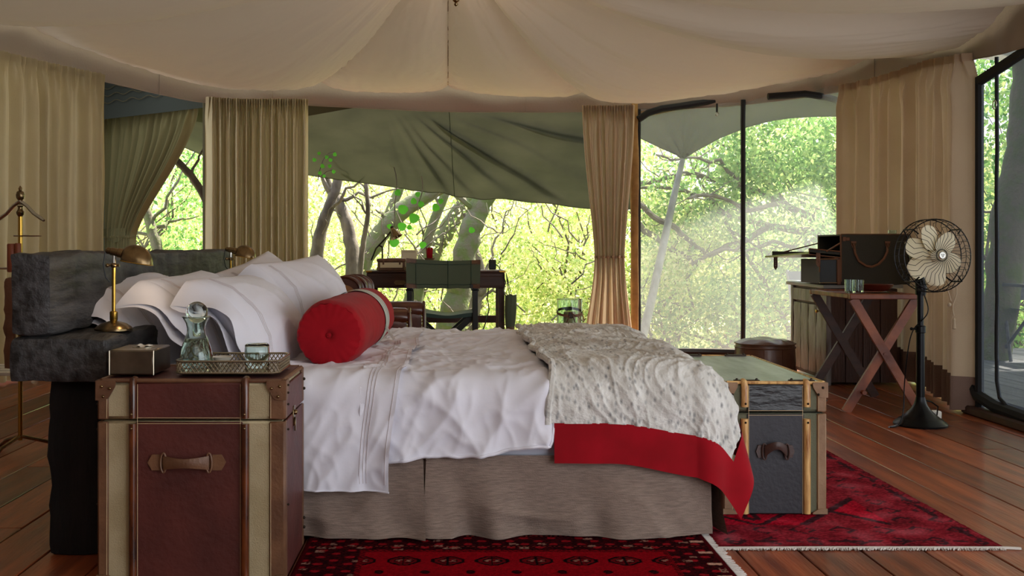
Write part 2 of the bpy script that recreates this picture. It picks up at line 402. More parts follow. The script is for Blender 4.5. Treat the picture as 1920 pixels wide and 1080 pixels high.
# closed canvas walls to the left of and behind the camera
def wallseg(name, s0, s1, m=VAL, z0=0.):
    b = MB()
    def fn(u, v):
        x, y, zv, zr = per(s0+(s1-s0)*u); return Vector((x*1.02, y*1.01+.01*math.sin(u*60), z0+(zr-z0)*v))
    b.grid(fn, 60, 4); return solo(name, b, m, kind='structure', clean=False)
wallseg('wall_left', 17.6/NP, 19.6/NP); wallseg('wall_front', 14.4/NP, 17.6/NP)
# roof fly over the tent
b = MB(); b.grid(lambda u, v: Vector((APX.x+(per(u)[0]*1.16-APX.x)*v, APX.y+(per(u)[1]*1.08-APX.y)*v, 3.9-1.35*v)), 60, 6, wrap=True)
solo('roof_fly', b, mat('roof_fly_canvas', (150,148,134), .9, trans=.33), label=None, kind='structure', clean=False)

b = MB(); b.grid(lambda u, v: Vector((2.6+4.9*u, .2+9.0*v, 2.62-.22*u+.05*math.sin(u*6)-.04*math.sin(PI*v))), 12, 12)
solo('added_shade_fly', b, MT['roof_fly_canvas'], kind='structure', clean=False)  # unseen fly, added to shade the deck and keep sun off the curtain
b = MB(); b.grid(lambda u, v: Vector((-4.6+3.0*u, 9.6+1.9*v, 2.72)), 4, 4); solo('trim_6', b, FLYD, kind='structure', clean=False)
b = MB(); b.grid(lambda u, v: Vector((-4.6+.9*u, 8.0+3.6*u, 2.9*v)), 4, 4); solo('wall_side', b, FLYD, kind='structure', clean=False)
# ------------------------------------------------------------------ curtains
def curtain(name, label, path, zt, zb, folds, amp, m, cat='curtain', tie=None, seed=0, head=True, hem=None, res=(260, 50), group=None, lean=0.):
    P = [Vector((p[0], p[1], 0)) for p in path]; seg = [(P[i+1]-P[i]).length for i in range(len(P)-1)]; T = sum(seg)
    def base(s):
        d = clamp(s)*T
        for i, l in enumerate(seg):
            if d <= l or i == len(seg)-1:
                p = P[i]+(P[i+1]-P[i])*(d/l); t = (P[i+1]-P[i]).normalized(); return p, Vector((t.y, -t.x, 0)), t
            d -= l
    ztf = zt if callable(zt) else (lambda s: zt)
    zbf = zb if callable(zb) else (lambda s: zb)
    rnd = random.Random(seed); ph = [rnd.uniform(0, 6) for _ in range(6)]
    def fn(s, v, off=0.):
        z = ztf(s)+(zbf(s)-ztf(s))*v
        w = 1.; a = amp; s2 = s; dx = 0
        if tie:
            zt_, fac, anc, spread = tie
            d = (z-zt_)
            if d > 0: w = fac+(1-fac)*sm(0, 1, (d/(ztf(s)-zt_)))**.75
            else: w = fac+(spread-fac)*sm(0, 1, -d/(zt_-zbf(s)))
            s2 = anc+(s-anc)*w; a = amp*(.75+.25*w)
        q = s + .010*math.sin(s*folds*1.7+ph[0]) + .006*nz(s*6, z*1.3, seed)
        f = math.sin(2*PI*folds*q+ph[1]+.5*nz(s*3, z*1.5, seed+4)) 
        f = math.copysign(abs(f)**.7, f) + .38*math.sin(2*PI*folds*1.61*q+ph[2]+.9*nz(s*4, z*1.2, seed)) + .10*math.sin(2*PI*folds*3.1*q+ph[3])
        f *= .7+.4*nz(s*folds*.5, 1.7, seed+9)
        env = sm(0, .10, v)*.75+.25
        hd = .35*math.sin(2*PI*folds*3.3*s+ph[4])*(1-sm(.02, .14, v)) if head else 0
        p, n, t = base(s2)
        if s2 < 0 or s2 > 1: p = p+t*(T*(s2 if s2 < 0 else s2-1))
        p = p+n*(a*(f*env+hd)+off)+t*(lean*v)
        p.z = z+.006*math.sin(folds*6*s)*(1 if v > .99 else 0); return p
    mb = MB(); mb.grid(lambda u, v: fn(u, v), *res)
    loc = base(.5)[0]; root = thing(name, label, cat, loc, group)
    part('drape', mb, m, root, clean=False, sharp=80)
    b = MB(); b.grid(lambda u, v: fn(u, v*.022, .004), res[0], 2); part('heading_tape', b, m, root, clean=False, sharp=80)
    if hem:
        b = MB(); v0 = 1-hem
        b.grid(lambda u, v: fn(u, v0+(1-v0)*v, .005), res[0], 8); part('hem_band', b, HEM, root, 'brown hem band', clean=False, sharp=80)
        b = MB(); b.grid(lambda u, v: fn(u, v0+(1-v0)*v, -.005), res[0], 8); part('hem_band', b, HEM, root, 'brown hem band', clean=False, sharp=80)
    if tie:
        b = MB(); vt = None
        for k in range(2):
            zz = tie[0]+.012*k; pts = []
            for i in range(61):
                s = i/60; v = (zz-ztf(s))/(zbf(s)-ztf(s)); pts.append(fn(s, v, .012))
            b.tube(pts, .006, 6)
        part('tie_rope', b, CURTR if m is not CURTD else CURTD, root)
    return root, fn
def cpath(px0, px1, k=.985, n=8, m=0):
    a, b = s_of(px0), s_of(px1); return [(per(a+(b-a)*i/n)[0]*k, per(a+(b-a)*i/n)[1]*k) for i in range(n+1)]
sL0 = 19.3/NP-1; sL1 = s_of(193)
pthL = [(per(sL0+(sL1-sL0)*i/8)[0]*.985, per(sL0+(sL1-sL0)*i/8)[1]*.99) for i in range(9)]
curtain('linen_curtain', 'long cream linen curtain hanging at the far left behind the brass valet stand', pthL,
        lambda s: per(sL0+(sL1-sL0)*s)[2]+.03, .02, 15, .055, CURT, seed=1)
sA, sB = s_of(388), s_of(578)
curtain('linen_curtain', 'cream linen curtain hanging straight behind the pillows, left of the green awning', cpath(388, 578),
        lambda s: per(sA+(sB-sA)*s)[2]+.03, .02, 12, .06, CURT, seed=5)
sC, sD = s_of(1096), s_of(1188)
curtain('tied_curtain', 'narrow beige curtain gathered at the waist with a cord beside the mesh window', cpath(1092, 1190, .985, 3),
        lambda s: per(sC+(sD-sC)*s)[2]+.03, .02, 6, .05, CURTR, tie=(.855, .58, .55, .95), seed=9, res=(200, 60))
sE, sF = s_of(1577), s_of(1815)
pthR = [(per(sE+(sF-sE)*i/10)[0]*.985, per(sE+(sF-sE)*i/10)[1]*.99) for i in range(11)]
rc, rcf = curtain('linen_curtain', 'wide beige curtain with brown hem band behind the pedestal fan', pthR,
        lambda s: per(sE+(sF-sE)*s)[2]+.03, .02, 15, .07, CURTR, hem=.095, seed=14, res=(360, 60))
# tassel cord hanging on the right curtain
b = MB(); p0 = W(1790, 530, 5.82)
b.tube([p0+Vector((.012*math.sin(i), 0, -.03*i)) for i in range(7)], .004, 5); b.lathe([(.002,.03),(.009,.02),(.006,.01),(.011,-.03),(.004,-.035)], p0+Vector((-.003,0,-.22)), 8)
part('tie_tassel', b, CURTR, rc)
b = MB(); b.tube([p0+Vector((-.03+.01*math.sin(i*1.3), 0, .08-.03*i)) for i in range(7)], .004, 5); b.ball(p0+Vector((-.03,0,-.12)), .012, 8); part('tie_tassel', b, CURTR, rc)
# dressing room curtain beyond the tent wall
zt = 2.34
A_ = W(196, 200, 10.9); B_ = W(368, 180, 9.75)
def zbf(s): return .02
curtain('olive_curtain', 'dark olive curtain swept aside and tied in the room beyond', [(A_.x, 10.9), (B_.x, 9.75)], lambda s: 2.30, .02, 12, .05, CURTD,
        tie=(1.04, .33, .03, .36), seed=21, res=(260, 60))
b = MB(); b.grid(lambda u, v: W(190, 440, 10.86)+Vector((.32*u+.02, -.3*u, .06-.14*v*(.4+.6*math.sin(PI*(u*.8+.1))))), 14, 8)
solo('curtain_tieback', b, CURTD, 'broad olive cloth tieback holding the dark olive curtain', 'tieback', clean=False)
# dark lining, valance with wavy trim and post in the dressing room
b = MB(); b.grid(lambda u, v: (-5.2+3.0*u, 11.3-1.3*u*.6, .0+3*v), 4, 4); 
b2 = MB(); b2.box((A_.x-.22, 10.3, 0), (A_.x-.06, 10.5, 2.6), .01); solo('tent_post', b2, TRIMD, 'dark post at the left edge of the olive curtain', 'post')
b = MB(); b.grid(lambda u, v: Vector((A_.x-.35+(B_.x-A_.x+.8)*u, 10.85-1.5*u, 2.20+.5*v)), 30, 4); dv = solo('trim_2', b, FLYD, kind='structure', clean=False)
for k in range(3):
    b = MB(); b.tube([Vector((A_.x-.35+(B_.x-A_.x+.8)*i/80, 10.83-1.5*i/80-.01, 2.36+.07*k+.014*math.sin(i*.8))) for i in range(81)], .004, 4); part('wavy_braid', b, TRIMD, dv)
q = W(388, 330, 9.12); b = MB(); b.tube([(q.x-.02, 9.14, 0), (q.x-.02, 9.14, 2.35)], .022, 8); solo('tent_post', b, TRIMD, 'slim olive pole at the left edge of the middle curtain', 'post')

# ------------------------------------------------------------------ mesh windows
def strip(mb, pts, w, nrm=Vector((0,-1,0)), th=.006):
    pts = [Vector(p) for p in pts]
    mb.tube(pts, w/2, 8, flat=max(.12, th/w))
w1 = thing('window_1', None, None, W(1390, 660, 9.2)); w1['kind'] = 'structure'
TL = lambda u, D0=9.28, D1=9.12, D2=8.62: None
def wp(px, z):      # point on the right-hand mesh wall
    s = s_of(px); x, y, zv, zr = per(s); return Vector((x*1.0, y*1.0+.02, z))
s0, s1 = s_of(1197), s_of(1600)
b = MB(); b.grid(lambda u, v: Vector((per(s0+(s1-s0)*u)[0], per(s0+(s1-s0)*u)[1]+.03, .02+2.3*v)), 30, 2); part('insect_mesh', b, MESH1, w1, clean=False)
def vstrip(root, px, z0, z1, w, m=BLACK, dy=0, wob=.004):
    q = wp(px, 0); b = MB(); pts = [(q.x+wob*nz(i*.7, px), q.y+dy, z0+(z1-z0)*i/12) for i in range(13)]
    b.tube(pts, w/2, 8, flat=1); part('black_webbing', b, m, root)
vstrip(w1, 1197, 0, 2.14, .045); vstrip(w1, 1395, 0, 2.2, .042); vstrip(w1, 1585, 0, 2.2, .045)
arc = [(1197,228),(1215,216),(1240,208),(1290,201),(1340,192)]
b = MB(); b.tube([W(px, py-4, 9.2) for px, py in arc], .03, 8); part('black_webbing', b, BLACK, w1)
arc = [(1440,183),(1510,178),(1550,184),(1590,196)]
b = MB(); b.tube([W(px, py-2, 8.7) for px, py in arc], .028, 8); part('black_webbing', b, BLACK, w1)
b = MB(); b.tube([wp(px, .04) for px in range(1197, 1591, 30)], .03, 6); part('black_webbing', b, BLACK, w1)
b = MB(); q = W(1344, 205, 9.15); b.box((q.x-.008, q.y-.01, q.z-.03), (q.x+.008, q.y, q.z+.05)); part('toggle', b, BLACK, w1)
b = MB(); b.tube([q+Vector((.014*math.cos(a), -.008, -.042+.014*math.sin(a))) for a in [i*PI/6 for i in range(12)]], .003, 5, loop=True); part('toggle_ring', b, CHROME, w1)
q0 = wp(1190, 0)
b = MB(); b.soft((q0.x-.035, q0.y-.06, 0), (q0.x+.03, q0.y, 2.2), .02, .08, .01, 3); solo('tent_post', b, TAN, 'tan wrapped post between the tied curtain and the mesh window', 'post')
b = MB(); b.grid(lambda u, v: W(1170+120*u, 196+ (32-26*u)*v, 9.28), 6, 3); solo('trim_3', b, TAN, kind='structure', clean=False)
b = MB(); b.grid(lambda u, v: W(575+90*u, 196+ (22-16*u)*v, 9.35), 6, 3); solo('trim_4', b, TRIMD, kind='structure', clean=False)
w2 = thing('window_2', None, None, (2.93, 5.5, 0)); w2['kind'] = 'structure'
def rp(y, z): return Vector((2.955+.02*(5.9-y)*.2, y, z))
b = MB(); b.grid(lambda u, v: rp(6.1-4.2*u, .02+2.1*v), 20, 2); part('insect_mesh', b, MESH2, w2, clean=False)
def rstrip(pts, r, m=BLACK): b = MB(); b.tube(pts, r, 8); part('black_webbing', b, m, w2)
rstrip([rp(5.99, z/6*1.9) for z in range(7)], .024)
rstrip([rp(5.80+.012*nz(z*.6, 2), z/12*1.98) for z in range(2, 13)], .011)
rstrip([rp(5.80, .34), rp(5.80, .22), rp(5.77, .13), rp(5.70, .10)], .011)
rstrip([rp(5.98-.45*i, 1.88+.075*i if i < 2 else 2.0) for i in range(6)], .03)
rstrip([rp(6.1, .2), rp(6.0, .11), rp(5.8, .075), rp(5.4, .06), rp(4.5, .05), rp(2.2, .05)], .035)
b = MB(); b.box((2.90, 1.6, .0), (3.02, 6.1, .05), .01); part('sill', b, DESKW, w2)
b = MB(); b.grid(lambda u, v: rp(6.15-1.5*u, 2.02+.25*v)+Vector((.03,0,0)), 4, 2); solo('trim_5', b, TAN, kind='structure', clean=False)
q = rp(5.80, 1.72)
b = MB(); b.tube([q+Vector((-.012,.02*math.cos(a), .025*math.sin(a))) for a in [i*PI/5 for i in range(10)]], .003, 5, loop=True); part('toggle_ring', b, CHROME, w2)
for y in (3.9, 2.2): rstrip([rp(y, z/6*2.05) for z in range(7)], .02)

# ------------------------------------------------------------------ outside: fly awning, trees, shrubs
def plerp(L_, x):
    for i in range(len(L_)-1):
        if x <= L_[i+1][0]: t = (x-L_[i][0])/(L_[i+1][0]-L_[i][0]); return L_[i][1]+(L_[i+1][1]-L_[i][1])*t
    return L_[-1][1]
E1 = [(250,235),(345,276),(383,292),(575,328),(860,368),(1100,388),(1194,394)]
def awn(u, v):
    px = 270+925*u; top = 186+6*u; bot = plerp(E1, px); py = top+(bot-top)*v
    D = 10.6+1.7*v
    p = W(px, py, D)
    ang = math.atan2(py-150, px-700); rr_ = sm(700, 860, px)*sm(.05, .35, v)*(1-.45*sm(.8, 1, v))
    n = math.sin(ang*44+1.2*nz(px*.01, py*.01)) * rr_
    n2 = math.sin(ang*19+.6)*rr_
    p += Vector((0, -1, .15))*(.075*n+.10*n2+.02*nz(px*.012, py*.02, 3))
    return p
b = MB(); b.grid(awn, 260, 60); aw = solo('awning', b, FLY, 'dark green canvas awning hanging with diagonal creases over the open side', 'awning', clean=False, sharp=80)
b = MB(); b.tube([awn((841-270)/925+.012*t, t) + Vector((0,-.004,0)) for t in [i/30 for i in range(31)]], .004, 4); part('seam', b, FLYD, aw)
b = MB(); b.tube([awn(i/120, 1) for i in range(121)], .006, 4); part('hem', b, FLY, aw)
E2 = [(1180,250),(1200,258),(1240,278),(1281,297),(1310,280),(1350,258),(1400,238),(1440,227),(1480,221),(1530,218),(1620,217),(1700,222)]
def awn2(u, v):
    px = 1185+500*u; py = 150+(plerp(E2, px)-150)*v; p = W(px, py, 10.4+1.6*v)
    k = math.exp(-((px-1281)/60)**2)*v
    return p+Vector((0, -.10*math.sin(math.atan2(py-300, px-1281)*14)*k*(1-v*.5)+.03*nz(px*.01, py*.02), 0))
b = MB(); b.grid(awn2, 160, 30); aw2 = solo('awning', b, FLY, 'grey green canvas awning with scalloped edge raised on a slanting pole', 'awning', clean=False, sharp=80)
b = MB(); b.tube([awn2(i/120, 1) for i in range(121)], .008, 4); part('hem', b, FLY, aw2)
b = MB(); b.tube([W(1280, 300, 11.95), W(1262, 375, 11.7), W(1248, 440, 11.5), W(1222, 560, 11.2), W(1203, 640, 11.0), W(1190, 700, 10.8), Vector((1.75,10.6,-.72))], [.030,.038,.042,.046,.048,.05,.05], 10)
solo('awning_pole', b, POLEG, 'slanting grey wooden pole holding up the scalloped awning', 'pole')

def leafverts(pos, dirv, nrm, L_, w):
    side = dirv.cross(nrm).normalized()
    return [pos, pos+dirv*L_*.45+side*w-nrm*.1*L_, pos+dirv*L_, pos+dirv*L_*.45-side*w-nrm*.1*L_]
def foliage(name, clusters, n, spread, size, m, seed):
    rg = np.random.default_rng(seed); K = len(clusters)
    cc = np.array([c_[:3] for c_ in clusters]); cr_ = np.array([c_[3] for c_ in clusters])
    idx = rg.integers(0, K, n); P = cc[idx]+rg.normal(0, 1, (n, 3))*cr_[idx][:, None]*spread
    d = rg.normal(0, 1, (n, 3)); d[:, 2] -= .5; d /= np.linalg.norm(d, axis=1)[:, None]
    q = rg.normal(0, 1, (n, 3)); q[:, 2] += .6; sd = np.cross(d, q); sd /= np.linalg.norm(sd, axis=1)[:, None]
    nn = np.cross(sd, d); L_ = rg.uniform(.6, 1.3, n)[:, None]*size; w = L_*.27
    V = np.stack([P, P+d*L_*.42+sd*w-nn*L_*.08, P+d*L_, P+d*L_*.42-sd*w-nn*L_*.08], 1).reshape(-1, 3)
    me = bpy.data.meshes.new(name); me.vertices.add(4*n); me.vertices.foreach_set('co', V.astype(np.float32).ravel())
    me.loops.add(6*n); me.polygons.add(2*n)
    base = np.arange(n)[:, None]*4; me.loops.foreach_set('vertex_index', (base+np.array([0,1,2,0,2,3])).astype(np.int32).ravel())
    me.polygons.foreach_set('loop_start', (np.arange(2*n)*3).astype(np.int32)); me.update(calc_edges=True); me.materials.append(m); return me
def wiggle(a, b, n, amp, rg):
    a = Vector(a); b = Vector(b); out = []; d = (b-a).length
    off = [Vector((rg.uniform(-1,1), rg.uniform(-1,1), rg.uniform(-1,1)))*amp*d for _ in range(n+1)]
    for i in range(n+1):
        t = i/n; out.append(a.lerp(b, t)+off[i]*math.sin(PI*t))
    return out
def shrub_proto(seed, H, R, n, size, m, ncl=46, stems=7):
    rg = random.Random(seed); cl = []
    for _ in range(ncl):
        a = rg.uniform(0, 2*PI); r = R*math.sqrt(rg.random()); z = rg.uniform(.12, 1.)*H
        k = math.sqrt(max(.05, 1-(z/H-.45)**2*2.2)); cl.append((r*k*math.cos(a), r*k*math.sin(a), z, rg.uniform(.7, 1.5)))
    fm = foliage('foliage', cl, n, .26, size, m, seed)
    sb = MB()
    for i in range(stems):
        a = 2*PI*i/stems+rg.uniform(-.4, .4); c_ = cl[i*3]
        tip = (c_[0], c_[1], c_[2]); ps = wiggle((.12*math.cos(a), .12*math.sin(a), -.1), tip, 7, .07, rg)
        sb.tube(ps, [.045*(1-.8*k/7) for k in range(8)], 6)
        for j in range(4):
            q = ps[3+j//2]; c2 = rg.choice(cl); e = Vector(c2[:3])
            if (e-q).length < R*1.6: sb.tube(wiggle(q, e, 5, .08, rg), [.016*(1-.8*k/5) for k in range(6)], 4)
    return fm, mkmesh('stems', sb, BARK, clean=False)
SP = [shrub_proto(1, 3.6, 1.9, 15000, .085, LEAFA), shrub_proto(2, 4.6, 2.0, 16000, .08, LEAFB), shrub_proto(3, 2.6, 1.8, 13000, .08, LEAFA), shrub_proto(4, 6.5, 2.6, 18000, .095, LEAFB, 60, 9)]
def shrub(k, x, y, rz, s, label, group, name='shrub', cat='shrub'):
    r = thing(name, label, cat, (x, y, -.75), group); r.rotation_euler = (0, 0, rz); r.scale = (s, s, s)
    for nm, me in (('foliage', SP[k][0]), ('stems', SP[k][1])):
        o = bpy.data.objects.new(nm, me); COL.objects.link(o); o.parent = r
        if nm == 'foliage': o['kind'] = 'stuff'
rg = random.Random(11)
LM = [(-60,'the wall left of the olive curtain'),(60,'the far left linen curtain'),(150,'the right part of the far left curtain'),(230,'the tied olive curtain'),(330,'the gap beside the olive curtain'),(430,'the left half of the middle linen curtain'),(530,'the right half of the middle linen curtain'),
      (620,'the crossing grey trunks'),(720,'the bronze desk lamp'),(810,'the crimson flower'),(890,'the right end of the green chair back'),(950,'the hanging green bag'),(1010,'the black book'),(1070,'the glass lantern'),(1145,'the tied beige curtain'),
      (1240,'the slanting awning pole'),(1330,'the left pane of the mesh window'),(1400,'the black webbing bar of the mesh window'),(1480,'the open flap of the hamper'),(1560,'the left edge of the wide curtain'),(1660,'the picnic hamper'),(1760,'the pedestal fan'),(1880,'the grey mesh wall'),(1980,'the far right edge of the tent')]
used_ = set()
def lab(look, x, y):
    px = 850+2000*x/y; c_ = sorted(LM, key=lambda q: abs(q[0]-px))
    for q in c_:
        if (look, q[1]) not in used_: used_.add((look, q[1])); return look+' '+q[1]
for i in range(9):
    x = -8+2.05*i+rg.uniform(-.3, .3); y = 15.5+rg.uniform(-.8, 1.4)
    shrub([0,2,0,2,0][i % 5], x, y, rg.uniform(0, 6), rg.uniform(.8, .98), lab('nearest yellow green shrub outside, behind', x, y), 'sunny thicket shrubs')
for i in range(8):
    x = -9.5+3.0*i+rg.uniform(-.4, .4); y = 20.5+rg.uniform(-1.0, 1.4)
    shrub(rg.choice([0,1,0]), x, y, rg.uniform(0, 6), rg.uniform(.95, 1.15), lab('pale second row bush outside, behind', x, y), 'second row bushes')
for i in range(6):
    x = -13+5.4*i+rg.uniform(-.6, .6); y = 28+rg.uniform(-1.5, 2)
    shrub(3, x, y, rg.uniform(0, 6), rg.uniform(.85, 1.0) if x < 3 else rg.uniform(.6,.7), lab('tall hazy tree far behind', x, y), 'back row trees', 'tree', 'tree')
for x, y, k, s, lb in ((4.3,13.3,1,.9,'green shrub close behind the mesh window, left of the ottoman'), (6.6,12.2,1,1.0,'green leafy tree filling the right of the mesh window'), (2.6,13.9,2,.8,'low green shrub behind the foot of the slanting pole'),
                     (8.6,10.4,0,1.0,'leafy shrub at the right edge beyond the grey mesh wall'), (-4.6,14.2,1,.9,'green shrub seen between the olive and middle curtains')):
    shrub(k, x, y, rg.uniform(0, 6), s, lb, None)

def trunk(pts, D, m, label, name='leaning_tree', dD=0, r0=None, twigs=3, seed=0):
    rgx = random.Random(seed+5); P = []; R = []
    for i, (px, py, wpx) in enumerate(pts):
        d = D+dD*i; P.append(W(px, py, d)); R.append(wpx/2/2000*d)
    # smooth resample
    Q = []; RR = []; n = 6
    for i in range(len(P)-1):
        a = P[max(0, i-1)]; b_ = P[i]; c_ = P[i+1]; d_ = P[min(len(P)-1, i+2)]
        for k in range(n):
            t = k/n; Q.append(.5*((2*b_)+(c_-a)*t+(2*a-5*b_+4*c_-d_)*t*t+(3*b_-a-3*c_+d_)*t**3)+Vector((nz(i*3+t*3, seed), nz(i*3+t*3, seed, 4), 0))*R[i]*.25)
            RR.append((R[i]+(R[i+1]-R[i])*t)*(1+.12*nz(i*2+t*4, seed, 9)))
    Q.append(P[-1]); RR.append(R[-1])
    b = MB(); b.tube(Q, RR, 12)
    root = thing(name, label, 'tree', (P[0].x, P[0].y, P[0].z)); part('trunk', b, m, root, clean=False)
    for k in range(twigs):
        i = rgx.randrange(len(Q)//3, len(Q)-1); e = Q[i]+Vector((rgx.uniform(-.9,.9), rgx.uniform(-.4,.4), rgx.uniform(.1, 1.1)))
        b = MB(); b.tube(wiggle(Q[i], e, 8, .06, rgx), [RR[i]*.35*(1-.85*j/8)+.003 for j in range(9)], 6); part('branch', b, m, root)
    return root
trunk([(600,640,34),(592,520,28),(600,440,24),(622,375,20),(634,335,18),(645,270,15)], 12.6, BARK, 'grey trunk leaning right beside the middle curtain, leftmost under the awning', seed=1)
trunk([(668,640,32),(662,500,28),(655,440,24),(640,392,22),(612,340,18),(585,270,15)], 12.9, BARK, 'grey trunk leaning left and crossing the leftmost trunk', seed=2)
trunk([(672,640,13),(676,500,11),(684,440,10),(690,395,9),(686,330,8),(690,250,6)], 12.4, BARK, 'thin straight sapling trunk between crossing trunks and desk lamp', seed=3, twigs=5)
trunk([(650,640,44),(668,520,40),(705,450,36),(748,400,34),(795,368,32),(850,335,28)], 13.6, MOSSB, 'thick mossy trunk slanting behind the brass desk lamp', seed=4)
trunk([(700,470,20),(722,420,20),(742,370,18),(765,310,15)], 14.2, MOSSB, 'mossy branching trunk rising behind the desk lamp arm', seed=12, twigs=2)
trunk([(775,640,26),(790,500,20),(812,420,18),(832,370,17),(850,310,15)], 14.0, MOSSB, 'slim mossy trunk directly behind the red flower', seed=5)
trunk([(745,640,36),(800,500,34),(838,430,32),(870,385,30),(910,335,26)], 14.4, MOSSB, 'broad mossy trunk slanting right above the green chair back', seed=6)
trunk([(838,640,60),(850,590,52),(866,510,46),(880,440,42),(900,390,40),(925,340,36)], 13.0, MOSSB, 'thickest mossy trunk just right of the middle of the chair back', seed=7)
trunk([(880,640,26),(893,560,22),(905,520,18),(870,400,8)], 13.6, BARK, 'dark forked trunk behind the chair back', seed=8)
trunk([(310,285,13),(335,305,14),(362,335,14),(388,380,15),(420,470,16)], 11.8, BARK, 'dark bough slanting down between olive and middle curtains', name='bent_tree', seed=9, twigs=2)
trunk([(300,640,26),(296,480,22),(284,430,20),(270,380,16)], 12.5, MOSSB, 'pale trunk low in the gap beside the olive curtain', seed=10)
trunk([(1860,800,64),(1868,640,58),(1885,520,64),(1905,400,84),(1935,300,96),(1955,150,100),(1985,-40,100)], 9.0, MOSSB, 'large forked trunk on the deck side behind the grey mesh wall', seed=11, twigs=1)
# the spreading tree beyond the mesh window
rt = thing('spreading_tree', 'bare branched tree spreading wiry boughs across the mesh window', 'tree', W(1640, 640, 13.2))
boughs = [[(1660,700,50),(1650,560,44),(1620,460,34),(1540,440,22),(1450,425,18),(1370,405,15),(1300,388,12),(1240,395,8)],
 [(1640,520,30),(1560,432,20),(1470,380,16),(1390,350,14),(1300,322,12),(1200,345,9)],
 [(1450,425,16),(1380,455,14),(1330,478,13),(1290,450,11),(1250,420,14),(1195,380,12)],
 [(1370,405,15),(1320,370,11),(1260,350,9),(1195,352,8)],
 [(1560,432,15),(1500,470,10),(1450,455,9),(1400,470,6)],
 [(1470,380,12),(1400,395,10),(1340,365,8),(1290,372,6)],
 [(1300,388,10),(1285,420,8),(1275,460,5)], [(1300,450,9),(1275,490,7),(1262,520,4)],
 [(1390,350,11),(1350,300,8),(1300,300,6),(1230,290,4)], [(1500,400,10),(1440,340,8),(1400,290,6),(1350,270,4)],
 [(1600,450,14),(1540,500,9),(1490,480,6),(1440,500,4)], [(1195,420,16),(1225,440,15),(1262,468,13),(1300,495,10),(1335,475,8),(1390,462,7)]]
rgx = random.Random(4)
for i, bo in enumerate(boughs):
    D = 13.2+rgx.uniform(-.35, .35) if i else 13.2
    P = [W(px, py, D-.15*k*(i % 3-1)) for k, (px, py, w_) in enumerate(bo)]; R = [w_*.8/2/2000*D for _, _, w_ in bo]
    Q = []; RR = []
    for j in range(len(P)-1):
        for k in range(5):
            t = k/5; Q.append(P[j].lerp(P[j+1], t)+Vector((nz(j+t, i, 1), nz(j+t, i, 5), nz(j*1.7+t*2, i, 3)))*.06); RR.append(R[j]+(R[j+1]-R[j])*t)
    Q.append(P[-1]); RR.append(R[-1])
    b = MB(); b.tube(Q, RR, 8); part('bough' if i else 'trunk', b, BARK, rt, clean=False)
    b = MB()
    for _ in range(9):
        j = rgx.randrange(3, len(Q)); e = Q[j]+Vector((rgx.uniform(-.6,.5), rgx.uniform(-.4,.4), rgx.uniform(-.35,.45)))
        b.tube(wiggle(Q[j], e, 6, .09, rgx), [.009*(1-.8*k/6) for k in range(7)], 4)
    part('twigs', b, BARK, rt, kind='stuff', clean=False)
cl = [tuple(W(rgx.uniform(1380,1620), rgx.uniform(215,330), 13+rgx.uniform(-.5,.8)))+(rgx.uniform(.6,1.1),) for _ in range(26)] + \
     [tuple(W(rgx.uniform(1200,1600), rgx.uniform(300,470), 13.6+rgx.uniform(-.5,.9)))+(rgx.uniform(.5,1.),) for _ in range(18)]
o = bpy.data.objects.new('foliage', foliage('foliage', cl, 9000, .22, .075, LEAFB, 77)); COL.objects.link(o); o.parent = rt; o.location = -rt.location; o['kind'] = 'stuff'
# wispy twigs and hanging vines in the open side
vn = thing('climbing_vine', 'vine with large bright green leaves hanging in front of the mossy trunks', 'vine', W(750, 420, 12))
b = MB()
for pts in ([(735,300),(742,370),(740,420),(728,480)], [(790,330),(785,380),(800,420),(792,470)], [(728,450),(720,500),(735,560)]):
    P = [W(px, py, 11.9) for px, py in pts]; Q = []
    for j in range(len(P)-1): Q += [P[j].lerp(P[j+1], k/5)+Vector((nz(j+k*.2, 5), nz(j+k*.2, 9), 0))*.06 for k in range(5)]
    b.tube(Q, .006, 5)
part('vine_stem', b, BARK, vn)
def bigleaf(px, py, wpx, rot, D):
    c_ = W(px, py, D); r = wpx/2/2000*D; out = []; n = 14
    R_ = Matrix.Rotation(rot, 3, 'Y') @ Matrix.Rotation(.35*math.sin(px), 3, 'Z')
    for k in range(n):
        a = 2*PI*k/n; rr_ = r*(1-.28*abs(math.cos(a/2))**6+.08*math.sin(3*a)); out.append(Vector((rr_*math.cos(a), 0, rr_*.82*math.sin(a))))
    vs = [c_+R_ @ Vector((p.x, .12*r*math.sin(3*p.x/r), p.z)) for p in out]+[c_+R_ @ Vector((0, .1*r, 0))]
    b = MB(); b.add(vs, [(k, (k+1) % n, n) for k in range(n)]); return b
for px, py, w_, ro in ((757,393,22,.3),(776,378,14,1),(783,365,12,2),(775,410,24,2.6),(790,383,14,.5),(818,390,18,.8),(826,378,12,2.2),(755,425,20,.2),(768,427,12,1.1),(740,455,22,.4),(746,362,15,1.4),(730,425,12,2),(792,460,16,2.4),(885,432,14,.7)):
    part('leaf', bigleaf(px, py, w_, ro, 11.85), LEAFC, vn, clean=False)
sp = thing('leafy_sprig', 'small leafy sprig hanging under the left end of the awning', 'plant', W(612, 300, 11.2))
b = MB(); b.tube([W(596,338,11.2), W(600,318,11.2), W(606,300,11.2), W(616,288,11.2), W(628,285,11.2)], .006, 5); b.tube([W(603,330,11.2), W(612,322,11.2), W(625,318,11.2)], .004, 4); part('stem', b, BARK, sp)
for px, py, w_, ro in ((590,300,9,.5),(598,288,8,2),(605,312,10,1),(612,295,9,2.4),(620,300,9,.3),(628,290,9,1.2),(618,312,9,2.1),(626,322,9,.4),(600,325,9,1.5),(608,330,8,.2)):
    part('leaf', bigleaf(px, py, w_, ro, 11.18), LEAFC, sp, clean=False)
tw = MB(); rgx = random.Random(8)
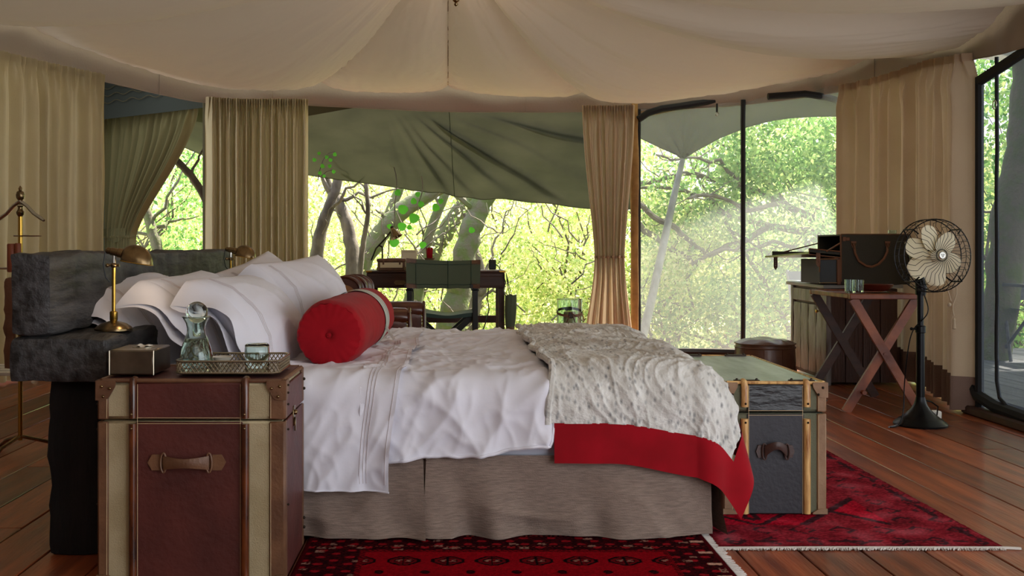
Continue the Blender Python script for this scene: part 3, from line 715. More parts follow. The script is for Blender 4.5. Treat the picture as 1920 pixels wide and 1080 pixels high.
for _ in range(60):
    a = W(rgx.uniform(570,1100), rgx.uniform(430,640), rgx.uniform(12.2,14.5)); e = a+Vector((rgx.uniform(-1.1,1.1), rgx.uniform(-.3,.3), rgx.uniform(.2,1.2)))
    tw.tube(wiggle(a, e, 9, .07, rgx), [.010*(1-.75*k/9) for k in range(10)], 4)
solo('twiggy_undergrowth', tw, BARK, 'thin grey twigs tangled among the trunks outside', 'twigs', kind='stuff', clean=False)
cl = [tuple(W(rgx.uniform(580,1110), rgx.uniform(380,640), rgx.uniform(13.4,15.5)))+(rgx.uniform(.5,1.2),) for _ in range(70)]
me = foliage('leafy_undergrowth', cl, 7000, .25, .06, LEAFA, 31); o = bpy.data.objects.new('leafy_undergrowth', me); COL.objects.link(o)
tagx(o, 'loose sunlit yellow green leaves among the trunks outside', 'leaves', None, 'stuff')
# outdoor chairs
def sling(name, label, cx, cy, w_, m, fm, zt, hd=0.):
    r = thing(name, label, 'chair', (cx, cy, 0)); b = MB()
    b.grid(lambda u, v: (cx-w_/2+w_*u, cy+.10*v+.02*math.sin(PI*u), .5+(zt-.5)*v), 8, 8); part('backrest', b, m, r, clean=False)
    b = MB(); b.grid(lambda u, v: (cx-w_/2+w_*u, cy-.45*v, .44-.03*math.sin(PI*u)), 8, 6); part('seat', b, m, r, clean=False)
    for s in (-1, 1):
        b = MB(); b.tube([(cx+s*w_/2, cy+.12, zt+.01), (cx+s*w_/2, cy, .44), (cx+s*w_/2, cy-.1, 0)], .014, 6); part('leg', b, fm, r)
        b = MB(); b.tube([(cx+s*w_/2, cy-.45, .45), (cx+s*w_/2, cy+.12, 0)], .014, 6); part('leg', b, fm, r)
        b = MB(); b.box((cx+s*w_/2-.025, cy-.46, .62), (cx+s*w_/2+.025, cy+.02, .645)); part('armrest', b, fm, r)
        b = MB(); b.tube([(cx+s*w_/2, cy-.42, .62), (cx+s*w_/2, cy-.42, .44)], .012, 6); part('armrest_post', b, fm, r)
    return r
sling('camp_chair', 'slate blue canvas camp chair outside behind the weathered cabinet', 3.24, 9.75, .30, SLATE, mat('grey_metal_tube', (150,156,166), .4, .6), .72)
sling('deck_chair', 'grey wooden deck chair beyond the grey mesh wall at the right', 4.85, 8.9, .5, WOODD, WOODD, .85)

# ------------------------------------------------------------------ headboard of old sleepers
hb = thing('sleeper_headboard', 'headboard of huge blackened timber sleepers stacked behind the white pillows', 'headboard', (-1.2, 4.5, 0))
b = MB(); b.soft((-1.331, 3.2, .682), (-1.208, 5.86, .929), .014, .03, .012, 9); part('beam', b, BEAM, hb)
b = MB(); b.soft((-1.335, 3.2, .540), (-1.035, 5.86, .676), .018, .03, .010, 9, seed=4); part('beam', b, BEAM, hb)
for y in (3.28, 5.5):
    b = MB(); b.soft((-1.245, y, 0), (-1.085, y+.22, .545), .012, .03, .016, 7, seed=y); part('beam_post', b, POST, hb)

# ------------------------------------------------------------------ bed
RN = .0
bed = thing('bed', 'large white bed with grey brown linen skirt in the middle of the tent', 'bed', (-.1, 4.3, 0))
b = MB(); b.soft((-1.02, 3.475, .245), (.83, 5.2, .497), .05, .06, .006, 5); part('mattress', b, SHEET, bed)
b = MB(); b.box((-1.0, 3.5, .03), (.80, 5.18, .27), .01); part('bed_base', b, SKIRT, bed)
def skirt(x0, x1, seed, flare0=0., flare1=0.):
    def fn(u, v):
        x = x0+(x1-x0)*u; z = .272-.262*v
        f = .045*nz(x*4.5, 0, seed)+.034*nz(x*10+z*2, z*2, seed+3)+.03*ridge(x*2+z*3, z*3-x, seed+5, 1.4)*v
        e = flare0*math.exp(-u*(x1-x0)/.07)+flare1*math.exp(-(1-u)*(x1-x0)/.07)
        sag = .014*sm(.6, 1, v)*nz(x*8, z*10, seed+8)*3
        return Vector((x+ (.02*v*(u-.5)), 3.462-v*(.018+f+e)-sag*.5, z+(.008*nz(x*3, 0, seed+1)+.004 if v > .99 else 0)))
    m = MB(); m.grid(fn, int((x1-x0)*110), 34); return m
part('skirt_panel', skirt(-1.06, -.098, 1, 0, .030), SKIRT, bed, clean=False, sharp=80)
part('skirt_panel', skirt(-.088, .832, 6, .012, .006), SKIRT, bed, clean=False, sharp=80)
b = MB(); b.grid(lambda u, v: (-.14+.1*u, 3.475-.004*v, .27-.255*v), 6, 6); part('pleat_insert', b, SKIRT, bed)
def skf(u, v):
    y = 3.47+1.7*u; return Vector((.835+v*(.02+.02*nz(y*5, 0, 4)+.035*math.exp(-u*12)), y, .272-.26*v))
b = MB(); b.grid(skf, 80, 20); part('skirt_panel', b, SKIRT, bed, clean=False, sharp=80)

def prof(q, R):
    if q <= 0: return q, 0
    if q < R*PI/2: return R*math.sin(q/R), R-R*math.cos(q/R)
    return R, R+(q-R*PI/2)
def side_pt(x, s, Z, Yn, Yf, R, hang, wr):
    """cloth over the bed: s from 0 (far side) to 1 (near hem)"""
    width = Yf-(Yn+R); tot = width+hang
    d = s*tot
    if d < width: y = Yf-d; z = Z; n = Vector((0, 0, 1))
    else:
        q = d-width; o, dr = prof(q, R); y = Yn+R-o; z = Z-dr
        a = min(q/R, PI/2); n = Vector((0, -math.sin(a), math.cos(a)))
    return Vector((x, y, z))+n*wr(x, d, n), n
def wrink(seed, amp):
    def w(x, d, n):
        side = -n.y
        # long soft creases, diagonal on the side, crosswise on the top
        a = ridge(x*2.0+d*1.6, (d-x*.8)*.9, seed, 2.1)*.9 + ridge(x*1.2-d*2.4, (d*.6+x)*1.1, seed+3, 1.8)*.7 + ridge(x*5.5+d*2, d*2.0-x, seed+7, 1.3)*.4
        return amp*a*(.75+.5*side)+amp*1.6*nz(x*1.7, d*1.7, seed+11)+amp*.5*nz(x*7, d*5, seed+2)+amp*.5*ridge(x*7+d*5, d*2.5-x*2, seed+5, 1.6)+amp*.3*ridge(x*11-d*4, d*6+x*3, seed+6, 1.2)
    return w
# top sheet turned down towards the headboard
wA = wrink(2.2, .013)
def shA(u, v):
    xr = -.145-.055*sm(.62, 1, v)+.008*math.sin(v*18)
    x = -1.02+(xr+1.02)*u
    hang = .372-.012*math.cos(u*2)+.02*sm(.0, .6, u)
    p, n = side_pt(x, v, .521, 3.455, 5.25, .07, hang, wA)
    e = math.exp(-(1-u)/.05)
    return p+n*(.016+.010*e)+Vector((0, -.02*sm(.7, 1, v)*abs(math.sin(x*11)), 0))
b = MB(); b.grid(shA, 150, 230); fs = solo('folded_sheet', b, WHITE, 'white top sheet folded back over the duvet, hanging beside the red leather trunk', 'sheet', clean=False, sharp=80)
for off in (.885, .898, .911, .985):
    b = MB(); b.tube([shA(off, v/200)+Vector((0, -.001, .0015)) for v in range(60, 199)], .0011, 4, cap=False); part('embroidered_line', b, STITCH, fs, clean=False)
b = MB(); b.tube([shA(u/80, 1) for u in range(81)], .003, 5); part('hem', b, WHITE, fs, clean=False)
wB = wrink(9.1, .014)
def shB(u, v):
    x = -.30+.85*u
    hang = .302-.060*sm(.1, 1, u)+.006*math.sin(x*20)+.004*nz(x*25, 0)
    p, n = side_pt(x, v, .517, 3.462, 5.24, .08, hang*(1-.75*sm(.31, .345, x)), wB)
    q, n = side_pt(x, v, .517, 3.462, 5.24, .08, hang*(1-.75*sm(.31, .345, x)), lambda *a: -.004)
    return (p+n*.010).lerp(q, sm(.30, .36, x))
b = MB(); b.grid(shB, 150, 230); dv_ = solo('duvet', b, WHITE, 'crumpled white duvet spread between the folded sheet and the fur throw', 'duvet', clean=False, sharp=80)
b = MB(); b.tube([shB(u/120, 1)+Vector((0,-.002,0)) for u in range(121)], .0055, 6); part('piped_edge', b, WHITE, dv_, clean=False)

# ------------------------------------------------------------------ fur throw with red border
R_ = .13; FX = .915; YN = 3.445; ZT = .540
def throw(mx, a, fur=1.):        # mx: material x, a: material distance inward(-)/outward(+) of the near edge inset line
    bq = mx-(FX-R_); aq = a
    aq += .05*sm(.5, .85, mx)*sm(0, .3, a); A = max(aq, 0); B = max(bq, 0); r = math.hypot(A, B)
    x = min(mx, FX-R_); y = YN+R_-min(aq, 0)
    if r > 0:
        ca, cb = A/r, B/r; o, dr = prof(r, R_); fl_ = .16*(2*ca*cb)*dr+.02*cb*dr
        x += cb*(o+fl_); y -= ca*(o+fl_*.45); z = ZT-dr; an = min(r/R_, PI/2); n = Vector((cb*math.sin(an), -ca*math.sin(an), math.cos(an)))
        fold = .018*math.sin(math.atan2(B, A)*7+.6)*dr/.4*(2*ca*cb)**.5 if ca*cb > 0 else 0
    else: z = ZT; n = Vector((0,0,1)); fold = 0
    soft = .016*math.exp(-((mx-.62)/.35)**2)*(1-sm(0, .25, r))
    d = a
    w_ = .020*nz(mx*2.5, d*2.5, 5)+fold+soft
    if fur:
        w_ += .007*ridge(mx*7+1.2*nz(d*4, mx*3, 2), d*1.6, 3, 1.6)+.006*ridge(mx*13+2*nz(d*6, mx*4, 5), d*2.4, 8, 1.5)+.003*nz(mx*50, d*50, 1)
    else: w_ += .004*nz(mx*8, d*3, 9)+.006
    p = Vector((x, y, z))+n*(w_+.012)
    if p.z < .085 and fur == 0: p.z = max(p.z, .05)
    return p
AH = .204+.158; BH = .36; XE = FX-R_+BH; XL = .315
YW = 1.68
def furp(u, v):
    mx = XL+.012*math.sin(v*30)+(XE-.127-XL)*u; a = -YW+(YW+AH-.127)*v; return throw(mx, a)
b = MB(); b.grid(furp, 210, 380); tw_ = solo('fur_throw', b, None or MT['white_cotton'], 'speckled pale grey fur throw with red border across the foot of the bed', 'throw', clean=False, sharp=80)
def band_(u0, u1, v0, v1, nu, nv):
    m = MB(); m.grid(lambda u, v: throw(u0+(u1-u0)*u, v0+(v1-v0)*v, 0), nu, nv); return m
part('red_border', band_(XL+.01, XE-.125, AH-.129, AH, 90, 16), REDB, tw_, 'red felt border along the near side', clean=False, sharp=80)
part('red_border', band_(XE-.129, XE, -YW, AH, 16, 200), REDB, tw_, 'red felt border hanging over the foot end', clean=False, sharp=80)
b = MB(); b.tube([furp(0, v/300)+Vector((0,0,-.002)) for v in range(301)], .012, 7); part('rolled_edge', b, MT['white_cotton'], tw_, clean=False)
FUR = mat('lynx_fur', (204,202,196), .95, bump=.5, bscale=110, bstretch=(1,.5,1), sheen=.15, spec=.05, col2=(232,232,228), nscale=14, stretch=(2.4,.7,.7))
nt = FUR.node_tree; N = nt.nodes; L = nt.links; pb = N['Principled BSDF']; src = pb.inputs['Base Color'].links[0].from_socket
tcf = N.new('ShaderNodeTexCoord'); mp = N.new('ShaderNodeMapping'); mp.inputs['Scale'].default_value = (1, .5, .55); L.new(tcf.outputs['Object'], mp.inputs[0])
vo = N.new('ShaderNodeTexVoronoi'); vo.inputs['Scale'].default_value = 62; L.new(mp.outputs[0], vo.inputs['Vector'])
rm = N.new('ShaderNodeValToRGB'); rm.color_ramp.elements[0].position = .05; rm.color_ramp.elements[0].color = (1,1,1,1); rm.color_ramp.elements[1].position = .42; rm.color_ramp.elements[1].color = (0,0,0,1)
L.new(vo.outputs['Distance'], rm.inputs[0])
n2 = N.new('ShaderNodeTexNoise'); n2.inputs['Scale'].default_value = 5; L.new(tcf.outputs['Object'], n2.inputs['Vector'])
r2 = N.new('ShaderNodeValToRGB'); r2.color_ramp.elements[0].position = .36; r2.color_ramp.elements[1].position = .52; L.new(n2.outputs['Fac'], r2.inputs[0])
ml = N.new('ShaderNodeMath'); ml.operation = 'MULTIPLY'; L.new(rm.outputs[0], ml.inputs[0]); L.new(r2.outputs[0], ml.inputs[1])
m3 = N.new('ShaderNodeMath'); m3.operation = 'MULTIPLY'; m3.inputs[1].default_value = .8; L.new(ml.outputs[0], m3.inputs[0])
mx_ = N.new('ShaderNodeMix'); mx_.data_type = 'RGBA'; L.new(m3.outputs[0], mx_.inputs[0]); L.new(src, mx_.inputs[6]); mx_.inputs[7].default_value = (*lin((104,108,112)), 1)
L.new(mx_.outputs[2], pb.inputs['Base Color'])
tw_.data.materials[0] = FUR
for ch in tw_.children:
    if ch.name.startswith('rolled'): ch.data.materials[0] = FUR

# ------------------------------------------------------------------ pillows and bolster
def pillow(label, px, py, D, tilt, yaw, roll=0., hw=.33, hh=.215, ht=.074, seed=0, curl=.8, fl=.09):
    c_ = W(px, py, D); root = thing('pillow', label, 'pillow', c_)
    M3 = (Matrix.Rotation(-math.radians(yaw), 3, 'Z') @ Matrix.Rotation(-math.radians(tilt), 3, 'Y') @ Matrix.Rotation(math.radians(roll), 3, 'X'))
    def loc(w, h, t): return c_+M3 @ Vector((t, w, h))
    def TT(a, e):
        fa = max(0, 1-abs(a)**2.6)**.55
        if a < 0: fa = .42+.58*fa
        return ht*fa*max(0, (1-abs(e)**2.2))**.52
    def sh(u, v, sg):
        a = 2*u-1; e = 2*v-1; T = TT(a, e)
        w = hw*a*(1-.05*(1-abs(e))*max(0, a)**4); h = hh*e*(1-.05*(1-abs(a)))
        wr = .007*ridge(a*1.2+e, e*1.0-a*.6, seed, 1.1)+.004*ridge(a*2.1-e*2, e*1.4+a, seed+4, 1.2)+.016*nz(a*1.2, e*1.2, seed+2)
        wr *= (1-abs(a)**8*(1 if a > 0 else .5))*(1-abs(e)**6)
        return loc(w, h, sg*(T+wr)-.05*e*e)
    b = MB(); b.grid(lambda u, v: sh(u, v, 1), 50, 50); b.grid(lambda u, v: sh(u, v, -1), 50, 50)
    b.grid(lambda u, v: sh(0, v, 1).lerp(sh(0, v, -1), u)+M3 @ Vector((0, -.030*math.sin(PI*u)*max(0, 1-(2*v-1)**2)**.6, 0)), 14, 50)
    cu = part('cushion', b, WHITE, root, sharp=80)
    def fp(u, v, sg):                     # open mouth of the pillow case, drooping and curling over at its top corner
        e = 2*v-1; p = sh(0, v, sg); up = max(0, e)
        T = TT(-1, e)
        d = fl*u; t = -curl*fl*u*u*(.15+1.1*up**1.5)+.014*math.sin(e*6+seed)*u + sg*T*(-.45*u) + .008*nz(e*3, u*2, seed+6+sg)*u
        h = -.42*fl*u*u*up**2 + .010*math.sin(e*4+seed)*u
        return p + M3 @ Vector((t, -d*(1-.35*u*up), h))
    b = MB(); b.grid(lambda u, v: fp(u, v, 1), 12, 40); b.grid(lambda u, v: fp(u, v, -1), 12, 40); part('case_flange', b, WHITE, root, sharp=80)
    for off in (.08, .092, .104):
        b = MB(); b.tube([sh(off, i/50, 1)+M3 @ Vector((.001,0,0)) for i in range(3, 48)], .0009, 4, cap=False); part('embroidered_line', b, STITCH, cu, clean=False)
    return root
pillow('white pillow leaning on the black headboard beside the near brass lamp', 300, 586, 4.0, 43, 10, 4, hh=.22, seed=1.3, fl=.12)
pillow('white pillow second from the near lamp, its case end curling over', 408, 592, 3.92, 34, 5, 2, seed=4.4, fl=.10)
pillow('front white pillow of the near stack, leaning over beside the red bolster', 494, 596, 3.86, 36, 6, 0, seed=7.1, fl=.085, ht=.085)
pillow('white pillow lying against the headboard under the far brass lamp', 432, 566, 4.9, 48, 14, 0, seed=2.2, fl=.08)
pillow('white pillow in the middle of the far stack, its corner pointing up', 515, 560, 4.84, 26, 14, 9, seed=5.7, fl=.07)
pillow('white pillow in front of the far stack, behind the red bolster', 590, 562, 4.72, 22, 18, 3, seed=8.8, fl=.08)
bo = thing('bolster', 'plump red cylindrical bolster with pale grey striped band and button ends', 'cushion', W(640, 640, 3.9))
a0 = Vector((-.426, 3.66, .646)); a1 = Vector((-.372, 4.66, .652)); ax = (a1-a0).normalized(); Lb = (a1-a0).length
Qb = Vector((0,0,1)).rotation_difference(ax).to_matrix()
def bol(a, r, z):     # around, radius, along
    rr_ = r*(1+.004*math.sin(a*3+1)); return a0+Qb @ Vector((rr_*math.cos(a), rr_*math.sin(a), z))
RB = .119
def bfn(u, v):
    a = 2*PI*u; z = Lb*v; e = min(v, 1-v)*Lb
    r = RB*(1-.10*math.exp(-e/.018))+.003*nz(math.cos(a)*2, math.sin(a)*2, z*6)+.0022*math.sin(a*22+2*nz(a, 0))*math.exp(-e/.02)+.0015*nz(a*1.5, z*40, 2)
    return bol(a, r, z)
b = MB(); b.grid(bfn, 120, 60, wrap=True); part('cover', b, RED, bo, clean=False, sharp=80)
for sg, z0 in ((-1, 0), (1, Lb)):
    def cfn(u, v):
        a = 2*PI*u; r = RB*.90*(1-v); bul = .022*(1-(1-v)**2)*1.0-.018*math.exp(-(r/.016)**2)
        return bol(a, r+.0022*math.sin(a*22+2*nz(a, 0))*(1-v)**6, z0+sg*(bul+.0015*math.sin(a*22)*(1-v)**3))
    b = MB(); b.grid(cfn, 120, 20, wrap=True); ec = part('end_cap', b, RED, bo, clean=False, sharp=80)
    b = MB(); c0 = bol(0, 0, z0+sg*.010); b.lathe([(.001,.007),(.006,.006),(.0095,.003),(.010,-.002)], c0, 14, ax*sg, cap=False); part('button', b, RED, ec)
b = MB(); b.grid(lambda u, v: bol(2*PI*u, RB+.004+.0006*math.sin(v*60), Lb*.62+.125*v), 90, 8, wrap=True); part('band', b, BAND, bo, 'pale grey striped band', clean=False)
b = MB(); q = bol(0, RB, Lb*.8)
b.add([W(712,600,4.30), W(717,599,4.30), W(741,634,4.26), W(737,638,4.26), W(712,600,4.303), W(717,599,4.303), W(741,634,4.263), W(737,638,4.263)], [(0,1,2,3),(7,6,5,4),(0,4,5,1),(1,5,6,2),(2,6,7,3),(3,7,4,0)]); part('ribbon_end', b, BAND, bo)

# ------------------------------------------------------------------ trunks
def handle(root, cx, cz, y, w, m, arch=.02, hh=.022):
    def q(s):                       # s -1..1
        return Vector((cx+s*w*.29, y-.012-.022*math.cos(s*PI/2), cz+arch*math.cos(s*PI/2)*.5))
    b = MB()
    b.grid(lambda u, v: q(2*u-1)+Vector((0, -.003*math.cos((v-.5)*PI), (v-.5)*hh*2*(1-.35*math.cos((2*u-1)*PI/2))*.9)), 24, 5)
    b.grid(lambda u, v: q(2*u-1)+Vector((0, .004, (v-.5)*hh*2*(1-.35*math.cos((2*u-1)*PI/2))*.9)), 24, 5)
    hdl = part('handle', b, m, root, clean=False)
    for s in (-1, 1):
        b = MB(); x0 = cx+s*w*.27; x1 = cx+s*w*.5
        poly = [(x0, cz-hh*.6), (x0+(x1-x0)*.25, cz-hh*.6), (x0+(x1-x0)*.25, cz-hh), (x0+(x1-x0)*.75, cz-hh), (x1, cz), (x0+(x1-x0)*.75, cz+hh), (x0+(x1-x0)*.25, cz+hh), (x0+(x1-x0)*.25, cz+hh*.6), (x0, cz+hh*.6)]
        b.prism(poly, lambda p, k: (p[0], y-.007+.007*k, p[1])); part('handle_tab', b, m, hdl)
        b = MB(); b.tube([(cx+s*w*.29+.008*math.cos(a), y-.012, cz+hh*1.25*math.sin(a)) for a in [i*PI/8 for i in range(16)]], .003, 6, loop=True); part('handle_loop', b, m, hdl)
def case(name, label, X0, X1, Y0, Y1, Z1, lid, P, side, handle_at, mats, group=None):
    EDGE, CAN, PAN, LIDP, SL, TOP, SIDE = mats
    root = thing(name, label, 'trunk', ((X0+X1)/2, (Y0+Y1)/2, P['z0']))
    e = .006
    b = MB(); b.box((X0+e, Y0+e, P['z0']), (X1-e, Y1-e, lid-.0025), .006); part('body', b, CAN, root)
    b = MB(); b.box((X0+e, Y0+e, lid+.0025), (X1-e, Y1-e, Z1-e), .010); part('lid', b, CAN, root)
    b = MB(); b.box((X0+.012, Y0+.012, Z1-e-.003), (X1-.012, Y1-.012, Z1-.001), .003); part('lid_top', b, TOP, root)
    for (za, zb, nm) in ((P['z0'], lid-.003, 'side_panel'), (lid+.003, Z1-.018, 'lid_side_panel')):
        for xx in ((X0-.001, X0+e+.002), (X1-e-.002, X1+.001)):
            b = MB(); b.box((xx[0], Y0+.03, za), (xx[1], Y1-.03, zb), .002); part(nm, b, SIDE, root)
    xa, xb, xc, xd, xe, xf = P['x']      # edge|canvas|slat|panel|slat|canvas|edge
    for (x0, x1) in ((X0, xa), (xf, X1)):
        for za, zb in ((P['z0'], lid-.003), (lid+.003, Z1-.004)):
            b = MB(); b.box((x0, Y0, za), (x1, Y0+.012, zb), .004); es = part('edge_strap', b, EDGE, root)
            s0 = x1-.004 if x0 == X0 else x0+.004
            b = MB(); b.tube([(s0, Y0-.0006, za+.004), (s0, Y0-.0006, zb-.004)], .0009, 4); part('stitching', b, STT, es)
            xs = (x0-.002, x0+.008) if x0 == X0 else (x1-.008, x1+.002)
            b = MB(); b.box((xs[0], Y0+.004, za), (xs[1], Y0+.036, zb), .003); part('edge_strap', b, EDGE, root)
            b = MB(); b.box((xs[0], Y1-.036, za), (xs[1], Y1-.002, zb), .003); part('edge_strap', b, EDGE, root)
    b = MB(); b.box((xc-.004, Y0+.001, P['z0']), (xd+.004, Y0+.010, lid-.004), .003); part('leather_panel', b, PAN, root)
    b = MB(); b.box((xc-.004, Y0+.001, lid+.004), (xd+.004, Y0+.010, Z1-.008), .004); part('leather_panel', b, LIDP, root)
    for zz, x0, x1 in ((lid-.008, xc, xd), (lid+.008, xc, xd)):
        b = MB(); b.tube([(x0, Y0+.0004, zz), (x1, Y0+.0004, zz)], .0009, 4); part('stitching', b, STT, root)
    for x0 in (xc+.002, xd-.002):
        b = MB(); b.tube([(x0, Y0+.0004, P['z0']), (x0, Y0+.0004, Z1-.012)], .0009, 4); part('stitching', b, STT, root)
    for (x0, x1) in ((xb, xc), (xd, xe)):
        xm = (x0+x1)/2; r = (x1-x0)/2
        b = MB(); b.tube([(xm, Y0-.002, P['z0']+.002), (xm, Y0-.002, lid-P['gap'])], r, 12, flat=1); part('wood_slat', b, SL, root)
        b = MB(); b.tube([(xm, Y0-.002, lid+P['gap2']), (xm, Y0-.003, Z1-.02), (xm, Y0+.004, Z1-.002), (xm, Y0+.022, Z1-.001)], r*.95, 12, flat=1); part('wood_slat', b, SL, root)
        for zz in (lid-P['gap']-.012, lid+P['gap2']+.012):
            b = MB(); b.ball((xm, Y0-.002-r, zz), .004, 8); part('stud', b, BRASS if P['stud'] else IRON, root)
    for y in (Y0+.008, Y1-.008):
        b = MB(); b.tube([(X0+.012, y, Z1-.002), (X1-.012, y, Z1-.004)], .006, 8); part('top_rail', b, SL if not P['stud'] else BRLEA, root)
    for x in (X0+.006, X1-.006):
        b = MB(); b.tube([(x, Y0+.014, Z1-.003), (x, Y1-.014, Z1-.005)], .0065, 8); part('top_rail', b, SL if not P['stud'] else BRLEA, root)
    cw = P['corner']
    for s, x0 in ((1, X0-.003), (-1, X1+.003)):
        poly = [(0, 0), (cw*.96, 0), (cw, cw*.12), (cw*.95, cw*.35), (cw*.62, cw*.92), (cw*.4, cw*1.02), (0, cw*1.02)]
        b = MB(); b.prism(poly, lambda p, k: (x0+s*p[0], Y0-.005+.007*k, Z1-.001-p[1])); cc = part('corner_cap', b, EDGE, root)
        b = MB(); b.prism(poly, lambda p, k: (x0+s*(-.002+.006*k), Y0-.004+p[0], Z1-.001-p[1])); part('corner_cap', b, EDGE, root)
        if P['z0'] < .1:
            b = MB(); b.prism([(p[0], -p[1]*.35) for p in poly], lambda p, k: (x0+s*p[0], Y0-.005+.007*k, P['z0']-p[1])); part('corner_cap', b, EDGE, root)
        for (fx, fz) in ((.3, .32), (.72, .42), (.38, .84)) if P['stud'] else ((.32, .36), (.62, .82)):
            b = MB(); b.ball((x0+s*cw*fx, Y0-.006, Z1-cw*fz), .0045, 10); part('stud', b, BRASS if P['stud'] else IRON, cc)
        for fz in (.3, .7, 1.3, 2.6, 6.5):
            b = MB(); b.ball((x0+s*(-.004), Y0+.02, Z1-cw*fz), .0035, 8); part('stud', b, IRON, root)
    handle(root, (xc+xd)/2+handle_at[0], handle_at[1], Y0+.001, handle_at[2], handle_at[3], handle_at[4])
    return root
k3 = .0015125
ns = case('bedside_trunk', 'tall maroon leather and cream canvas steamer trunk used as bedside table', -1.009, -.478, 3.025, 3.40, .571, .4554,
     dict(z0=0., x=(-.979, -.920, -.898, -.602, -.578, -.522), gap=.008, gap2=.008, corner=.055, stud=True), None, (-.005, .338, .222, BRLEA, .004),
     (BRLEA, CANV, MAROON, MAROON, SLATD, MAROON, MAROON))
b = MB(); b.box((-.480, 3.17, .415), (-.474, 3.205, .475), .002); b.ball((-.472, 3.187, .455), .008, 8); b.box((-.474, 3.18, .40), (-.470, 3.195, .44), .001); part('lock_clasp', b, BRASS, ns)
for zz in (.06, .50):
    b = MB(); b.ball((-.474, 3.385, zz), .005, 8); b.ball((-.474, 3.385, zz+.03), .005, 8); part('stud', b, IRON, ns)
k4 = .00187
ft = case('blanket_trunk', 'black leather and green canvas trunk with pine slats at the foot of the bed', .948, 1.308, 3.74, 4.67, .474, .366,
     dict(z0=.012, x=(.983, 1.008, 1.034, 1.227, 1.252, 1.276), gap=.020, gap2=.022, corner=.052, stud=False), None, (-.003, .232, .135, mat('dark_brown_leather', (66,44,38), .45, bump=.2, bscale=60), .05),
     (TANLEA, GREENC, BKLEA, BKWRI, SLATL, TOPLEA, GREENC))
for x in (1.034, 1.227):
    for y in (3.76, 4.64):
        b = MB(); b.box((x-.045, y-.010, .472), (x+.045, y+.012, .480), .002); b.ball((x-.035, y, .481), .005, 6); b.ball((x+.035, y, .481), .005, 6); part('iron_strap', b, IRON, ft)

# ------------------------------------------------------------------ things on the bedside trunk
ZN = .577
bx = thing('tissue_box', 'pewter tissue box with tissue peeking out beside the black beam', 'box', (-.93, 3.18, ZN))
b = MB(); b.box((-.998, 3.09, ZN), (-.868, 3.275, .649), .004); part('body', b, PEWTER, bx)
for x in (-.998, -.868):
    b = MB(); b.tube([(x+(.001 if x < -.9 else -.001), 3.091, ZN), (x+(.001 if x < -.9 else -.001), 3.091, .648)], .0022, 6); part('corner_seam', b, SILVER, bx)
b = MB(); b.lathe([(.020,0),(.034,0),(.034,.0015),(.020,.0015),(.020,0)], (-.925, 3.19, .649), 24, cap=False); part('slot_rim', b, SILVER, bx)
b = MB(); b.grid(lambda u, v: (-.948+.045*u, 3.17+.04*v+.006*math.sin(u*6), .6515+.006*math.sin(v*PI)*math.sin(u*PI)+.004*math.sin(u*9)), 14, 10); part('tissue', b, PAPER, bx, clean=False)
tr = thing('gallery_tray', 'small silver tray with pierced gallery rail holding the carafe', 'tray', (-.655, 3.21, ZN))
TX0, TX1, TY0, TY1 = -.807, -.507, 3.085, 3.33
def rr(r, ins, n=6):
    out = []
    for cx, cy, a0_ in ((TX1-ins-r, TY0+ins+r, -PI/2), (TX1-ins-r, TY1-ins-r, 0), (TX0+ins+r, TY1-ins-r, PI/2), (TX0+ins+r, TY0+ins+r, PI)):
        for i in range(n+1): out.append((cx+r*math.cos(a0_+PI/2*i/n), cy+r*math.sin(a0_+PI/2*i/n)))
    return out
b = MB(); b.prism(rr(.028, .002), lambda p, k: (p[0], p[1], ZN+.004+.003*k)); part('base_plate', b, SILVER, tr)
for zz, r_ in ((ZN+.006, .003), (ZN+.040, .0032)):
    b = MB(); b.tube([(p[0], p[1], zz) for p in rr(.03, .0)], r_, 6, loop=True); part('rail', b, SILVER, tr)
pl_ = [Vector((p[0], p[1], 0)) for p in rr(.03, .0, 8)]; pl_.append(pl_[0]); cum = [0]
for i in range(len(pl_)-1): cum.append(cum[-1]+(pl_[i+1]-pl_[i]).length)
def onrail(d):
    d %= cum[-1]
    for i in range(len(pl_)-1):
        if d <= cum[i+1]: return pl_[i].lerp(pl_[i+1], (d-cum[i])/max(1e-9, cum[i+1]-cum[i]))
b = MB(); n = 84
for i in range(n):
    for sg in (1, -1):
        for z0 in (ZN+.006, ZN+.023):
            P = [onrail(cum[-1]*(i+.5-sg*.5+sg*t)/n)+Vector((0, 0, z0+.017*t)) for t in (0, .5, 1)]; b.tube(P, .0016, 4, cap=False)
part('pierced_gallery', b, SILVER, tr, clean=False)
for x in (TX0+.02, TX1-.02):
    for y in (TY0+.02, TY1-.02): b = MB(); b.ball((x, y, ZN+.0025), .005, 6, (1,1,.5)); part('foot', b, SILVER, tr)
ZTR = ZN+.008
def shell(prof, t=.0022):        # glass wall with thickness
    inner = [(max(.0005, r-t), z) for r, z in prof]; inner[0] = (inner[0][0], prof[0][1]+t*1.6)
    return prof+inner[::-1]
c0 = W(368, 690, 3.215); c0.z = ZTR
ca = thing('carafe', 'pear shaped green tinted glass water carafe with ball stopper', 'carafe', c0)
pr = [(.001,0),(.046,.0),(.051,.006),(.052,.02),(.046,.055),(.036,.085),(.028,.105),(.027,.118),(.031,.135),(.040,.150),(.042,.153)]
b = MB(); b.lathe(shell(pr), c0, 40, cap=False); part('bottle', b, GLASSG, ca, sharp=80)
b = MB(); b.lathe([(.001,.004),(.043,.0045),(.0488,.01),(.0492,.02),(.0433,.055),(.0325,.087),(.001,.087)], c0, 40, cap=False); part('water', b, WATER, ca, sharp=80)
